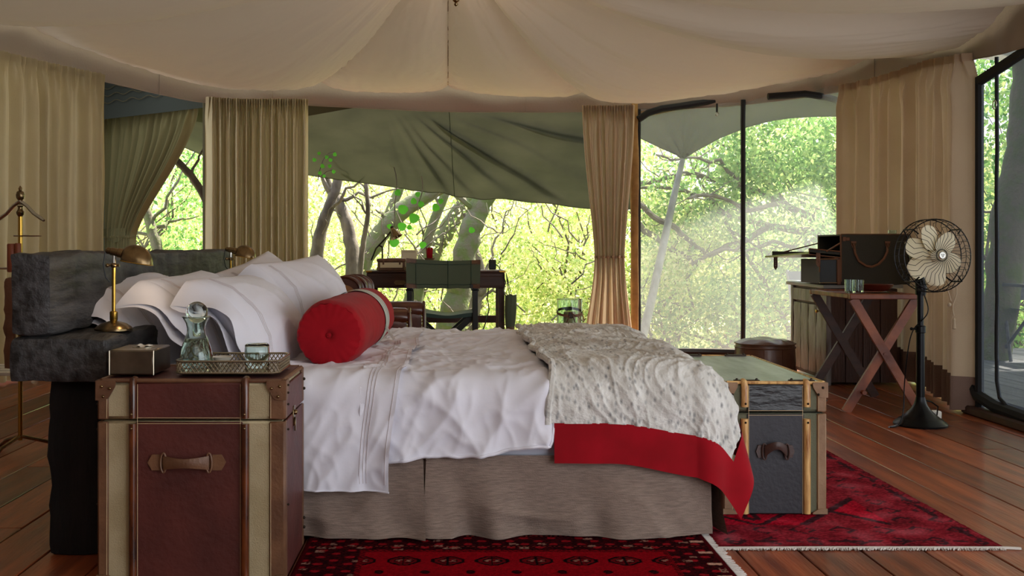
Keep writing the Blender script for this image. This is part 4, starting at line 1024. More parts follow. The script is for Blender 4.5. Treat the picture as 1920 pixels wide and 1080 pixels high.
b = MB(); b.tube([c0+Vector((.0415*math.cos(a), .0415*math.sin(a), .153)) for a in [i*PI/16 for i in range(32)]], .0016, 6, loop=True); part('rim', b, GLASSG, ca)
b = MB(); b.ball(c0+Vector((.002,0,.166)), .033, 24); b.lathe([(.012,.135),(.013,.118),(.012,.095),(.001,.092)], c0+Vector((.002,0,0)), 20, cap=False); part('stopper', b, GLASSG, ca, sharp=80)
t0 = W(482, 690, 3.215); t0.z = ZTR
tu = thing('tumbler', 'clear glass tumbler turned upside down on the tray', 'glass', t0)
b = MB(); b.lathe([(.0345,0),(.0365,.001),(.0375,.04),(.0365,.068),(.030,.074),(.001,.0745),(.001,.068),(.030,.067),(.0345,.062),(.0350,.04),(.0342,.001)], t0, 32, cap=False); part('glass_body', b, GLASSG, tu, sharp=80)
t1 = W(416, 690, 3.285); t1.z = ZTR
dsh = MB(); dsh.lathe([(.001,0),(.014,0),(.030,.022),(.033,.026),(.029,.024),(.013,.003),(.001,.003)], t1, 28, cap=False)
solo('saucer', dsh, PAPER, 'small white dish on the tray between the carafe and the tumbler', 'dish', org=t1)

# ------------------------------------------------------------------ brass lamps on the sleeper ledge
def brass_lamp(label, x, y):
    r = thing('reading_lamp', label, 'lamp', (x, y, .681)); Z = .681
    b = MB(); b.lathe([(.060,0),(.060,.006),(.054,.012),(.040,.021),(.022,.027),(.012,.030),(.010,.032)], (x, y, Z), 32); part('base', b, BRASS, r)
    b = MB(); b.lathe([(.011,.030),(.0125,.033),(.0125,.058),(.009,.061)], (x, y, Z), 16); part('collar', b, BRASSY, r)
    b = MB(); b.tube([(x, y, Z+.06), (x, y, Z+.205)], .0062, 12); part('stem', b, BRASSY, r)
    b = MB(); b.ball((x, y, Z+.208), .010, 12); b.tube([(x-.018, y, Z+.208), (x+.018, y, Z+.208)], .005, 8); b.ball((x-.02, y, Z+.208), .007, 8); part('swivel_joint', b, BRASS, r)
    b = MB(); b.tube([(x, y, Z+.21), (x+.002, y, Z+.245)], .006, 8); part('neck', b, CHROME, r)
    b = MB(); d = Vector((.96, 0, -.20)).normalized(); s0_ = Vector((x-.020, y, Z+.256))
    b.lathe([(.006,-.006),(.011,0),(.011,.010),(.013,.012),(.013,.034),(.016,.036),(.0165,.058),(.013,.06)], s0_, 18, d); part('socket', b, BRASS, r)
    cx, cz = x+.074, Z+.222
    def dome(u, v, k=1.):
        a = PI*u; e = PI*v  # e along x
        X = -math.cos(e); rad = math.sin(e)**.75
        return Vector((cx+.050*k*X, y+.041*k*rad*math.cos(a), cz-.006+.058*k*rad*math.sin(a)-.008*X))
    b = MB(); b.grid(lambda u, v: dome(u, v), 24, 24); b.grid(lambda u, v: dome(u, v, .965), 24, 24); shd = part('shade', b, BRASS, r, sharp=70)
    b = MB(); b.tube([dome(0, i/24) for i in range(25)]+[dome(1, 1-i/24) for i in range(1, 24)], .0018, 6, loop=True); part('shade_rim', b, BRASSY, shd)
    b = MB(); b.ball((cx+.004, y, cz+.008), .017, 14, (1.3,1,1)); part('bulb', b, BULB, shd)
    b = MB(); P = [Vector((x-.026, y-.004, Z+.25)), Vector((x-.030, y-.01, Z+.21)), Vector((x-.022, y-.012, Z+.17)), Vector((x-.010, y-.008, Z+.155))]; b.tube(P, .0022, 6); part('cord', b, BLKM, r)
    return r
L1 = brass_lamp('aged brass reading lamp on the near end of the black ledge', -1.092, 3.43)
L2 = brass_lamp('aged brass reading lamp on the far end of the ledge, above the pillows', -1.090, 5.22)
ld = bpy.data.lights.new('lamp_bulb_glow', 'POINT'); ld.energy = .10; ld.color = (1, .72, .42); ld.shadow_soft_size = .015
lo_ = bpy.data.objects.new('lamp_bulb_glow', ld); COL.objects.link(lo_); lo_.location = (-1.012, 3.43, .885); lo_.parent = None

# ------------------------------------------------------------------ valet stand behind the headboard
vx, vy = W(38, 400, 4.9).x, 4.9; k5 = 4.9/2000
vs = thing('valet_stand', 'brass clothes valet stand with curved hanger at the far left', 'valet stand', (vx, vy, 0))
ZV = lambda py: .95-(py-462)*k5
b = MB(); b.tube([(vx, vy, .06), (vx, vy, ZV(395))], .010, 12); part('pole', b, BRASSY, vs)
b = MB(); b.lathe([(.010,0),(.016,.01),(.018,.02),(.012,.03),(.010,.04),(.014,.05)], (vx, vy, ZV(406)), 16); part('finial', b, BRASS, vs)
b = MB(); b.lathe([(.010,0),(.012,.01),(.006,.015),(.017,.03),(.019,.045),(.015,.06),(.007,.065),(.009,.075),(.003,.085),(.001,.088)], (vx, vy, ZV(384)), 16); part('finial', b, BRASS, vs)
for s in (-1, 1):
    P = [Vector((vx, vy, ZV(377))), Vector((vx+s*.03, vy, ZV(386))), Vector((vx+s*.065, vy-s*.01, ZV(400))), Vector((vx+s*.10, vy-s*.02, ZV(409))), Vector((vx+s*.118, vy-s*.025, ZV(414)))]
    b = MB(); b.tube(P, [.014,.013,.013,.014,.009], 10, flat=.6); part('hanger_arm', b, CHROME, vs)
b = MB(); b.lathe([(.002,0),(.05,.002),(.055,.006),(.05,.006),(.002,.004)], (vx+.045, vy, ZV(444)), 20); b.tube([(vx-.03, vy, ZV(442)), (vx+.04, vy, ZV(442))], .004, 6); part('coin_dish', b, CHROME, vs)
b = MB(); b.lathe([(.016,0),(.019,.005),(.019,.125),(.016,.13)], (vx-.028, vy-.03, ZV(510)), 14); part('leather_roll', b, mat('rust_leather', (140,72,44), .5), vs)
b = MB(); b.lathe([(.012,0),(.014,.005),(.014,.12),(.012,.125)], (vx+.004, vy-.035, ZV(507)), 14); part('leather_roll', b, MT['rust_leather'], vs)
b = MB(); b.tube([(vx-.11, vy, ZV(503)), (vx+.11, vy, ZV(503))], .005, 8); part('trouser_bar', b, CHROME, vs)
b = MB(); b.soft((vx-.055, vy-.05, ZV(690)), (vx-.01, vy-.01, ZV(520)), .01, .02, .01, 20); part('hanging_strap', b, STRAP, vs)
for a in (.4, 2.5, 4.4):
    b = MB(); b.tube([(vx, vy, .08), (vx+.12*math.cos(a), vy+.12*math.sin(a), .045), (vx+.17*math.cos(a), vy+.17*math.sin(a), .012)], .009, 8); part('leg', b, BRASS, vs)
b = MB()
vb = thing('luggage_bench', 'low white slatted luggage rack behind the left end of the headboard', 'rack', (-2.75, 6.6, 0))
for i in range(4):
    b = MB(); b.box((-3.1, 6.30+.13*i, .185), (-2.15, 6.38+.13*i, .205)); part('slat', b, PAPER, vb)
for x in (-3.0, -2.25):
    for y in (6.33, 6.72): b = MB(); b.tube([(x, y, 0), (x, y, .19)], .012, 8); part('leg', b, BLKM, vb)

# ------------------------------------------------------------------ rugs
def rug(name, label, x0, x1, y0, y1, res, colf, th=.009):
    nx = int((x1-x0)/res); ny = int((y1-y0)/res)
    b = MB(); b.grid(lambda u, v: (x0+(x1-x0)*u, y0+(y1-y0)*v, th*min(1, min(u, 1-u)*nx/1.5+.15)+.0015*nz(u*nx*.4, v*ny*.4)), nx, ny)
    o = solo(name, b, None or PILE, label, 'rug', clean=False, sharp=85)
    at = o.data.color_attributes.new('pile', 'FLOAT_COLOR', 'POINT'); buf = np.ones((len(b.v), 4), np.float32)
    for i, p in enumerate(b.v): c_ = lin(colf(p[0]-x0, p[1]-y0)); buf[i, :3] = c_
    at.data.foreach_set('color', buf.ravel())
    bb = MB(); bb.box((x0+.003, y0+.003, .0005), (x1-.003, y1-.003, .004), .001); part('backing', bb, REDB, o)
    return o
PILE = attrmat('rug_pile')
RW, RH = 1.38, 2.0
RX0, RY0 = -.470, 2.55
rd = random.Random(5); spk = {}
def h2(a, b_): return math.modf(abs(math.sin(a*127.1+b_*311.7)*43758.5))[0]
def rug1(x, y):
    RED1 = (142,8,22); DK = (40,7,12); DR = (74,8,16); CR = (150,112,98); BK = (20,7,10)
    H = 3.62-RY0          # far edge
    dy = H-y; dx = min(x, 1.285-x)
    j = h2(round(x/.006), round(y/.006)); base = RED1
    dxl = x
    m = min(dy, dx)
    inX = .20 < x < 1.285-.17; 
    if inX and dy > .333:
        # field with octagonal guls
        c_ = RED1; gx = ((x-.20-.055) % .1325)/.1325-.5; gy = ((dy-.427+.11) % .22)/.22-.5
        ex = gx*.1325; ey = gy*.22
        r = max(abs(ex)*.74, abs(ey)*.8, (abs(ex)*.74+abs(ey)*.8)*.78)
        if .030 < r < .038: c_ = BK
        elif r < .030:
            c_ = (108,12,20)
            if abs(ey) < .011 and abs(ex) < .024 and h2(round(ex/.007), round(ey/.006)) > .35: c_ = CR
            elif abs(ex) < .003 or .018 < r < .022: c_ = BK
        g2 = math.hypot(abs(ex)-.066, (abs(ey)-.11)*.8)
        if g2 < .014: c_ = BK if h2(round(ex/.006), round(ey/.006)) > .3 else DR
        return tuple(k*(.88+.2*j) for k in c_)
    t = min(dy-.0, 99)
    # borders
    if dy > .315 and inX or (x > .185 and x < 1.285-.155 and dy > .315): c_ = BK if int((x+y)/.008) % 2 else RED1
    elif dy < .03 or dx < .02: c_ = DR
    elif (.06 < dy < .066) or (.15 < dy < .156) or (.27 < dy < .276): c_ = BK if int(x/.008) % 2 else (150,60,50)
    else:
        c_ = DK if j > .35 else DR
        q = math.sin(x*70)*math.sin(y*90)
        if q > .55: c_ = (150,22,32)
        if h2(round(x/.03), round(y/.02)) > .94 and j > .4: c_ = CR
        if abs(dy-.105) < .010 and (x % .16) < .045: c_ = (196,110,92)
        if x > 1.285-.06 and (y % .12) < .02: c_ = (206,160,140)
    return tuple(k*(.88+.2*j) for k in c_)
rg1 = rug('patterned_rug', 'dark red rug with row of octagonal motifs in front of the bed', RX0, RX0+1.285, RY0, 3.62, .0042, rug1)
b = MB(); rx = random.Random(2)
for i in range(300):
    y = RY0+.004+1.06*i/300; x = RX0+1.285; a = rx.uniform(-.5, .5); l = rx.uniform(.016, .034)
    b.tube([(x-.002, y, .006), (x+l*.5, y+.3*l*a, .006), (x+l, y+l*a, .0025)], .0018, 3, cap=False)
part('fringe', b, FRINGE, rg1, 'cream cotton fringe', kind='stuff', clean=False)
def rug2(x, y):
    w_, h_ = 1.74-.835, 2.2; R0 = (156,38,52); R1 = (188,20,44); DK = (72,34,42)
    j = h2(round(x/.008), round(y/.008)); d = min(w_-x, y)
    n_ = nz(x*9, y*9, 4); n3 = nz(x*30, y*16, 7)
    c_ = R0
    if d < .02: c_ = (120,24,34)
    elif d < .26:
        gx = (x % .13)/.13-.5; gy = (y % .13)/.13-.5
        c_ = (150,36,50)
        if abs(abs(gx)+abs(gy)-.3) < .07 and n3 > -.12: c_ = DK
        if abs(d-.06) < .012 and n3 > -.1: c_ = DK
    else:
        qx = abs((x+.1) % .6-.3); qy = abs((y-.1) % .7-.35); r = qx+qy*.8
        c_ = R1 if r < .30 else R0
        if abs(r-.30) < .018 or abs(r-.16) < .014 or (r < .12 and n3 > .1): c_ = DK
    k = .76+.40*j+.30*n_
    k2 = max(0, n_)*.34+.10*max(0, j-.6)
    return tuple(min(255, (v*k)*(1-k2)+k2*200) for v in c_)
rg2 = rug('faded_rug', 'faded crimson rug under the blanket trunk at the foot of the bed', .835, 1.735, 3.345, 5.35, .0075, rug2)
b = MB()
for i in range(290):
    x = .84+.89*i/290; l = rx.uniform(.008, .02); b.tube([(x, 3.349, .006), (x+rx.uniform(-.004,.004), 3.345-l*.5, .006), (x+rx.uniform(-.008,.008), 3.345-l, .002)], .0024, 3, cap=False)
b.tube([(.826+.0, 3.338, .006), (1.2, 3.342, .006), (1.735, 3.340, .006), (1.775, 3.335, .005)], .0045, 5)
part('fringe', b, FRINGE, rg2, 'short cream fringe', kind='stuff', clean=False)

# ------------------------------------------------------------------ pedestal fan
fx, fy = 2.483, 5.67
fan = thing('pedestal_fan', 'black pedestal fan with cream blades and wire cage before the wide curtain', 'fan', (fx, fy, 0))
b = MB(); b.lathe([(.135,0),(.137,.010),(.128,.020),(.120,.024),(.110,.036),(.100,.040),(.075,.060),(.050,.085),(.034,.11),(.026,.135),(.024,.15)], (fx, fy, 0), 40); part('base', b, BLKM, fan)
b = MB(); b.tube([(fx, fy, .14), (fx, fy, .52)], .0215, 16); part('pole', b, BLKM, fan)
b = MB(); b.tube([(fx, fy, .50), (fx, fy, .71)], .0165, 16); part('upper_pole', b, BLKM, fan)
b = MB(); b.lathe([(.022,0),(.027,.004),(.027,.035),(.022,.04)], (fx, fy, .49), 20); b.tube([(fx, fy, .51), (fx-.05, fy-.01, .513)], .006, 8); b.ball((fx-.052, fy-.01, .513), .009, 8); part('height_collar', b, BLKM, fan)
H_ = Vector((2.499, 5.56, .902)); axf = Vector((.15, -.988, .03)).normalized()
b = MB(); P = [Vector((fx, fy, .69)), Vector((fx+.004, fy, .73)), Vector((fx-.006, fy, .79)), Vector((fx-.004, fy, .83)), Vector((fx-.0, fy+.01, .87))]
b.tube(P, [.026,.03,.024,.018,.02], 12); part('bracket', b, BLKM, fan)
Qf = Vector((0,0,1)).rotation_difference(axf).to_matrix(); xh = Vector((axf.y, -axf.x, 0)).normalized()*-1; zh = axf.cross(xh).normalized()
if zh.z < 0: zh = -zh
def fp_(r, a, d): return H_+xh*(r*math.cos(a))+zh*(r*math.sin(a))+axf*d
b = MB(); b.lathe([(.02,-.16),(.038,-.155),(.046,-.14),(.048,-.09),(.040,-.06),(.02,-.05)], H_, 28, axf); part('motor', b, BLKM, fan)
b = MB(); b.lathe([(.026,-.03),(.028,0),(.02,.012),(.006,.014)], H_, 20, axf); part('hub', b, CREAMB, fan)
for k in range(6):
    a = PI/2+k*PI/3+.05
    def bl(u, v):
        r = .024+.138*u; wdt = (.014+.062*math.sin(PI*min(1, u*.80+.05))**.8*(1 if u < .9 else math.sqrt(max(.0, 1-((u-.9)/.1)**2))*.92+.04))
        t = (v-.5); return fp_(r, a+t*wdt*1.5/max(r, .05)*(1.0)+.12*u, .030*t*(1-.3*u)-.004+.004*math.sin(PI*v))
    b = MB(); b.grid(bl, 24, 10); b.grid(lambda u, v: bl(u, v)-axf*.0014, 24, 10); part('blade', b, CREAMB, fan, clean=False)
RC = .190
def ring(r, d, t): m = MB(); m.tube([fp_(r, 2*PI*i/72, d) for i in range(72)], t, 6, loop=True); return m
for r, d, t in ((RC, -.042, .0030), (RC, .0, .0016), (RC*.985, .042, .0030), (RC*.80, -.068, .0016), (RC*.45, -.085, .0016), (.030, .078, .002)):
    part('cage_ring', ring(r, d, t), BLKM, fan)
for k in range(32):
    a = 2*PI*k/32
    P = [fp_(.024, a+.30, .080), fp_(.05, a+.26, .081), fp_(.08, a+.10, .080), fp_(.105, a+.02, .077), fp_(.13, a+.10, .072), fp_(.15, a+.16, .066), fp_(.172, a+.08, .056), fp_(RC, a, .042), fp_(RC*1.01, a, 0), fp_(RC, a, -.042)]
    b = MB(); b.tube(P, .0014, 5, cap=False); part('cage_wire', b, BLKM, fan, clean=False)
for k in range(20):
    a = 2*PI*k/20
    P = [fp_(RC, a, -.042), fp_(RC*.93, a+.06, -.058), fp_(RC*.8, a-.02, -.068), fp_(RC*.45, a+.1, -.085), fp_(.05, a+.2, -.095)]
    b = MB(); b.tube(P, .0014, 5, cap=False); part('cage_wire', b, BLKM, fan, clean=False)
for k in range(4):
    a = PI/4+k*PI/2
    b = MB(); b.tube([fp_(RC*.82, a, .052), fp_(RC, a, .042), fp_(RC*1.01, a, -.042), fp_(.12, a, -.085), fp_(.05, a, -.10)], .0042, 6); part('cage_strut', b, BLKM, fan)
b = MB(); b.lathe([(.018,.074),(.0205,.078),(.0205,.082),(.017,.086),(.002,.087)], H_, 24, axf); part('badge', b, CHROME, fan)
b = MB(); b.tube([fp_(.010*(.6+.4*math.sin(t*3)), t, .0875) for t in [i*PI/10 for i in range(20)]], .0009, 4, loop=True); part('badge_emblem', b, BLKM, fan)
b = MB(); P = [Vector((fx+.01, fy+.09, .84)), Vector((fx+.035, fy+.04, .70)), Vector((fx+.03, fy-.02, .60)), Vector((fx-.045, fy-.02, .51)), Vector((fx-.075, fy-.02, .40)), Vector((fx-.085, fy, .22)), Vector((fx-.10, fy-.02, .08)), Vector((fx-.14, fy-.06, .012)), Vector((fx-.20, fy-.10, .006))]
Q = []
for i in range(len(P)-1):
    a_ = P[max(0, i-1)]; b_ = P[i]; c_ = P[i+1]; d_ = P[min(len(P)-1, i+2)]
    for k in range(6): t = k/6; Q.append(.5*((2*b_)+(c_-a_)*t+(2*a_-5*b_+4*c_-d_)*t*t+(3*b_-a_-3*c_+d_)*t**3))
b.tube(Q+[P[-1]], .0032, 6); part('power_cord', b, BLKM, fan)
sk = MB(); sk.box((fx+.11, fy+.12, 0), (fx+.17, fy+.17, .055), .006); so = solo('socket_box', sk, PAPER, 'small white floor socket just behind the fan base', 'socket')
b = MB(); b.tube([(fx+.14, fy+.115, .035), (fx+.12, fy+.06, .09), (fx+.07, fy+.03, .12), (fx+.03, fy+.02, .13)], .004, 6); part('plug_cord', b, BLKM, so)
cb = MB(); cb.tube([(fx-.21, fy-.10, .006), (fx-.12, fy-.02, .006), (fx-.06, fy+.14, .006), (fx+.05, fy+.2, .006)], .004, 6)
solo('grey_cable', cb, mat('grey_cable', (130,130,134), .5), 'pale grey cable lying on the boards left of the fan base', 'cable')

# ------------------------------------------------------------------ folding tray table, cabinet, hamper
tt = thing('tray_table', 'red wood folding tray table with crossed legs beside the fan', 'table', (2.42, 6.35, 0))
TXa, TXb, TYa, TYb, TZ = 2.262, 2.66, 6.08, 6.78, .678
for (lo, hi) in (((TXa, TYa, TZ-.030), (TXb, TYa+.035, TZ)), ((TXa, TYb-.035, TZ-.030), (TXb, TYb, TZ)), ((TXa, TYa+.036, TZ-.028), (TXa+.035, TYb-.036, TZ)), ((TXb-.035, TYa+.036, TZ-.028), (TXb, TYb-.036, TZ))):
    b = MB(); b.box(lo, hi, .004); part('frame_rail', b, TRAYW, tt)
for i in range(5):
    w_ = (TXb-TXa-.074)/5; b = MB(); b.box((TXa+.037+w_*i, TYa+.037, TZ-.022), (TXa+.037+w_*(i+1)-.003, TYb-.037, TZ-.008), .002); part('board', b, TRAYW, tt)
def bar(p, q, w_, t, mb=None):
    p = Vector(p); q = Vector(q); d = (q-p).normalized(); y = Vector((0,1,0)); s = d.cross(y).normalized()
    mb = mb or MB(); vs = []
    for e in (p, q):
        for a, c_ in ((-1,-1),(1,-1),(1,1),(-1,1)): vs.append(e+s*w_/2*a+y*t/2*c_)
    mb.add(vs, [(0,1,2,3),(7,6,5,4),(0,4,5,1),(1,5,6,2),(2,6,7,3),(3,7,4,0)]); return mb
for y, dx in ((TYa+.02, 0), (TYb-.03, 0)):
    lm = TRAYW if y < 6.3 else DESKW  # rear legs take a darker wood in place of the shade there
    part('leg', bar((2.285, y, .65), (2.67, y, .0), .050, .022), lm, tt, sharp=20)
    part('leg', bar((2.655, y+.024, .65), (2.252, y+.024, .0), .050, .022), lm, tt, sharp=20)
b = MB(); b.tube([(2.345, TYa-.0, .115), (2.345, TYa+.12, .115)], .013, 10); part('peg', b, TRAYW, tt)
b = MB(); b.tube([(2.463, TYa+.004, .335), (2.463, TYa+.06, .335)], .008, 8); part('pivot_pin', b, TRAYW, tt)
cbn = thing('weathered_cabinet', 'weathered brown wooden cabinet with plank door behind the tray table', 'cabinet', (2.85, 7.68, 0))
CX0, CX1, CY0, CY1, CZ = 2.545, 3.04, 7.28, 8.05, .665
b = MB(); b.box((CX0+.02, CY0+.03, .03), (CX1, CY1-.01, CZ-.005), .004); part('carcass', b, CABW, cbn)
for i in range(4):
    w_ = (CX1-CX0-.02)/4; b = MB(); b.soft((CX0+.02+w_*i, CY0+.01, .02), (CX0+.02+w_*(i+1)-.004, CY0+.032, CZ-.005), .004, .05, .004, 8, seed=i); part('plank', b, CABW, cbn)
b = MB(); b.soft((CX0-.03, CY0-.03, CZ-.002), (CX1+.02, CY1+.02, CZ+.024), .006, .05, .003, 9); part('top_board', b, CABG, cbn, 'greyed weathered top board')
b = MB(); b.box((CX0+.002, CY0+.05, CZ-.11), (CX0+.022, CY1-.05, CZ-.02), .003); part('drawer_front', b, CABL, cbn)
for y0, y1 in ((CY0, CY0+.05), (CY1-.05, CY1)):
    b = MB(); b.soft((CX0, y0, 0), (CX0+.035, y1, CZ-.004), .005, .05, .003, 9); part('stile', b, CABL, cbn)
b = MB(); b.box((CX0+.020, CY0+.052, .06), (CX0+.030, CY1-.052, CZ-.122), .002); dr = part('door', b, CABL, cbn)
for i in range(4):
    w_ = (CY1-CY0-.11)/4; b = MB(); y0 = CY0+.055+w_*i; b.soft((CX0+.002, y0, .06), (CX0+.024, y0+w_-.007-.003*(i % 2), CZ-.125), .004, .04, .006, 11, seed=i*2); part('plank', b, CABL, dr)
b = MB(); b.lathe([(.005,0),(.005,.014),(.011,.018),(.012,.026),(.004,.030)], (CX0+.004, CY0+.14, .50), 12, (-1,0,0)); part('door_knob', b, BRASSY, dr)
# picnic hamper standing on the cabinet, opened towards the left
HZ = CZ+.026
hm = thing('picnic_hamper', 'dark green leather picnic hamper open at one end, standing on the cabinet', 'hamper', (2.88, 7.45, HZ))
hx0, hx1, hy0, hy1, hz1 = 2.63, 3.10, 7.24, 7.72, 1.032
def edged(mb_lo, mb_hi, nm, m=DKG):
    b = MB(); b.box(mb_lo, mb_hi, .004); return part(nm, b, m, hm)
edged((hx0, hy0, HZ), (hx1, hy0+.014, hz1), 'side_panel'); edged((hx0+.01, hy1-.014, HZ), (hx1, hy1, hz1), 'side_panel'); edged((hx1-.014, hy0+.014, HZ), (hx1, hy1-.014, hz1), 'end_panel')
edged((hx0, hy0+.014, HZ), (hx1-.014, hy1-.014, HZ+.012), 'bottom_panel'); edged((hx0+.0, hy0+.014, hz1-.012), (hx1-.014, hy1-.014, hz1), 'top_panel')
def etube(P, r=.0045, nm='leather_edge', m=STRAP): b = MB(); b.tube(P, r, 6); return part(nm, b, m, hm)
etube([(hx0, hy0-.001, HZ+.02), (hx0, hy0-.001, hz1)], .006); etube([(hx0, hy0, hz1), (hx1, hy0, hz1)], .004, m=BRLEA); etube([(hx0+.01, hy1, HZ), (hx0+.01, hy1, hz1)], .004, m=BRLEA)
# handles
for y in (hy0-.006,):
    P = [(2.715, y, .965), (2.722, y-.006, .905), (2.745, y-.018, .85), (2.79, y-.024, .818), (2.83, y-.024, .812), (2.875, y-.022, .83), (2.915, y-.014, .868), (2.94, y-.006, .915), (2.945, y, .955)]
    etube(P, .0085, 'handle')
    for x in (2.715, 2.945):
        b = MB(); b.prism([(x-.018, .985), (x+.018, .985), (x+.014, .955), (x+.004, .935), (x-.004, .935), (x-.014, .955)], lambda p, k: (p[0], y+.006*k-.003, p[1])); part('handle_plate', b, STRAP, hm)
        b = MB(); b.tube([(x-.012, y-.006, .97), (x+.012, y-.006, .97), (x, y-.010, .935)], .003, 6, loop=True); part('handle_ring', b, BRASS, hm)
b = MB(); b.box((2.640, hy0-.010, .985), (2.662, hy0-.002, 1.015), .002); b.box((2.662, hy0-.008, .988), (2.69, hy0-.001, 1.012), .003); part('buckle', b, STRAP, hm)
# folded down end flap held by straps
def tilt(x, z): return z+ (hx0-x)*.03
b = MB(); b.add([(2.415, hy0+.0, .895), (2.625, hy0+.0, .872), (2.625, hy0+.0, .915), (2.415, hy0, .935), (2.415, hy0+.012, .895), (2.625, hy0+.012, .872), (2.625, hy0+.012, .915), (2.415, hy0+.012, .935)],
    [(0,1,2,3),(7,6,5,4),(0,4,5,1),(1,5,6,2),(2,6,7,3),(3,7,4,0)]); part('flap_side', b, DKG, hm)
etube([(2.415, hy0-.002, .935), (2.625, hy0-.002, .915), (2.625, hy0-.002, .872), (2.415, hy0-.002, .895), (2.415, hy0-.002, .935)], .0045)
b = MB(); b.add([(2.29, hy1+.12, .868), (2.61, hy1+.12, .866), (2.625, hy0+.0, .880), (2.415, hy0+.0, .900), (2.29, hy1+.12, .880), (2.61, hy1+.12, .878), (2.625, hy0+.0, .892), (2.415, hy0+.0, .912)],
    [(0,3,2,1),(4,5,6,7),(0,1,5,4),(1,2,6,5),(2,3,7,6),(3,0,4,7)]); part('flap', b, PEWTER, hm, 'grey lined underside of the open flap')
b = MB(); b.add([(2.34, hy1+.10, .872), (2.63, hy1+.10, .872), (2.63, hy1+.10, .91), (2.34, hy1+.10, .915), (2.34, hy1+.112, .872), (2.63, hy1+.112, .872), (2.63, hy1+.112, .91), (2.34, hy1+.112, .915)],
    [(0,1,2,3),(7,6,5,4),(0,4,5,1),(1,5,6,2),(2,6,7,3),(3,7,4,0)]); part('flap_side', b, DKG, hm)
etube([(2.53, hy0-.004, .915), (hx0, hy0-.004, .975)], .006, 'strap'); etube([(2.42, hy1+.08, .910), (hx0+.08, hy1+.0, .99)], .005, 'strap', BRLEA)
for x, y, z0 in ((2.475, hy0-.008, .905), (2.36, hy1+.09, .872)):
    b = MB(); b.prism([(x-.014, z0), (x+.014, z0), (x+.014, z0-.075), (x, z0-.095), (x-.014, z0-.075)], lambda p, k: (p[0], y+.004*k, p[1])); part('buckle_strap', b, STRAP if x > 2.4 else BRLEA, hm)
    for zz in (.03, .045, .06): b = MB(); b.ball((x, y-.001, z0-zz), .003, 6, (1,.4,1)); part('stud', b, PAPER if x < 2.4 else BRASS, hm)
etube([(2.485, hy0-.002, .775), (2.485, hy0-.002, .865), (2.605, hy0-.002, .865)], .005)
b = MB(); b.box((2.488, hy0, HZ+.004), (2.602, hy0+.40, .862), .004); part('lower_compartment', b, SLATE, hm, 'grey metal lined lower compartment')
for zz in (HZ+.012, .862): etube([(2.486, hy0-.003, zz), (2.604, hy0-.003, zz)], .004, 'metal_trim', SILVER)
edged((2.604, hy0-.002, HZ+.0), (2.632, hy0+.012, .865), 'corner_strip', STRAP)
edged((2.605, hy0+.012, .866), (2.625, hy0+.05, .885), 'napkin', PAPER)
def fluted(name, label, c_, r, h, m=GLASS):
    b = MB(); n = 48
    def pr_(z, rr_): return [c_+Vector((rr_*(1+.03*math.cos(12*2*PI*k/n))*math.cos(2*PI*k/n), rr_*(1+.03*math.cos(12*2*PI*k/n))*math.sin(2*PI*k/n), z)) for k in range(n)]
    L_ = [(0, .001), (0, r*.9), (h*.1, r*.95), (h, r), (h, r-.0025), (h*.14, r*.86), (h*.13, .001)]
    vs = []; 
    for z, rr_ in L_: vs += pr_(z, rr_)
    fs = [(i*n+k, i*n+(k+1) % n, (i+1)*n+(k+1) % n, (i+1)*n+k) for i in range(len(L_)-1) for k in range(n)]
    b.add(vs, fs); return solo(name, b, m, label, 'glass', org=c_, sharp=60)
ga = W(1594, 548, 6.22); ga.z = TZ+.001; gb = W(1616, 548, 6.30); gb.z = TZ+.001
ga.x = 2.315; gb.x = 2.392
fluted('fluted_glass', 'left fluted green tinted glass on the corner of the tray table', ga, .032, .078, GLASSG)
fluted('fluted_glass', 'right fluted green tinted glass, touching the wooden bowl side of the tray table', gb, .032, .074, GLASSG)
gc = W(1673, 437, 7.4); gc.z = hz1+.001
fluted('small_glass', 'small clear glass standing on top of the picnic hamper', gc, .028, .03)
bw = Vector((2.545, 6.45, TZ+.001))
b = MB(); b.lathe([(.001,.002),(.075,.002),(.10,.022),(.112,.042),(.108,.042),(.096,.024),(.072,.008),(.001,.008)], bw, 32, cap=False); solo('wooden_bowl', b, BOWL, 'wide shallow dark red wooden bowl on the tray table', 'bowl', org=bw)
ot = thing('leather_ottoman', 'round brown leather ottoman beside the weathered cabinet', 'ottoman', (2.22, 7.6, 0))
b = MB(); b.lathe([(.19,.0),(.205,.02),(.212,.12),(.206,.24),(.20,.262)], (2.22, 7.6, 0), 48); part('body', b, OTTO, ot)
b = MB(); b.grid(lambda u, v: Vector((2.22+(.205*(1-v)+.0*v)*math.cos(2*PI*u), 7.6+.205*(1-v)*math.sin(2*PI*u), .262+.034*(1-(1-v)**4)+.010*nz(math.cos(2*PI*u)*(1-v)*3, math.sin(2*PI*u)*(1-v)*3))), 48, 14, wrap=True); part('top_cushion', b, OTTO, ot, clean=False)
for z in (.262, .235): b = MB(); b.tube([(2.22+.209*math.cos(i*PI/24), 7.6+.209*math.sin(i*PI/24), z) for i in range(48)], .005, 6, loop=True); part('piping', b, OTTO, ot)
for k in range(10):
    a = 2*PI*k/10; b = MB(); b.tube([(2.22+.212*math.cos(a), 7.6+.212*math.sin(a), z) for z in (.01, .12, .235)], .003, 5); part('seam', b, OTTO, ot)

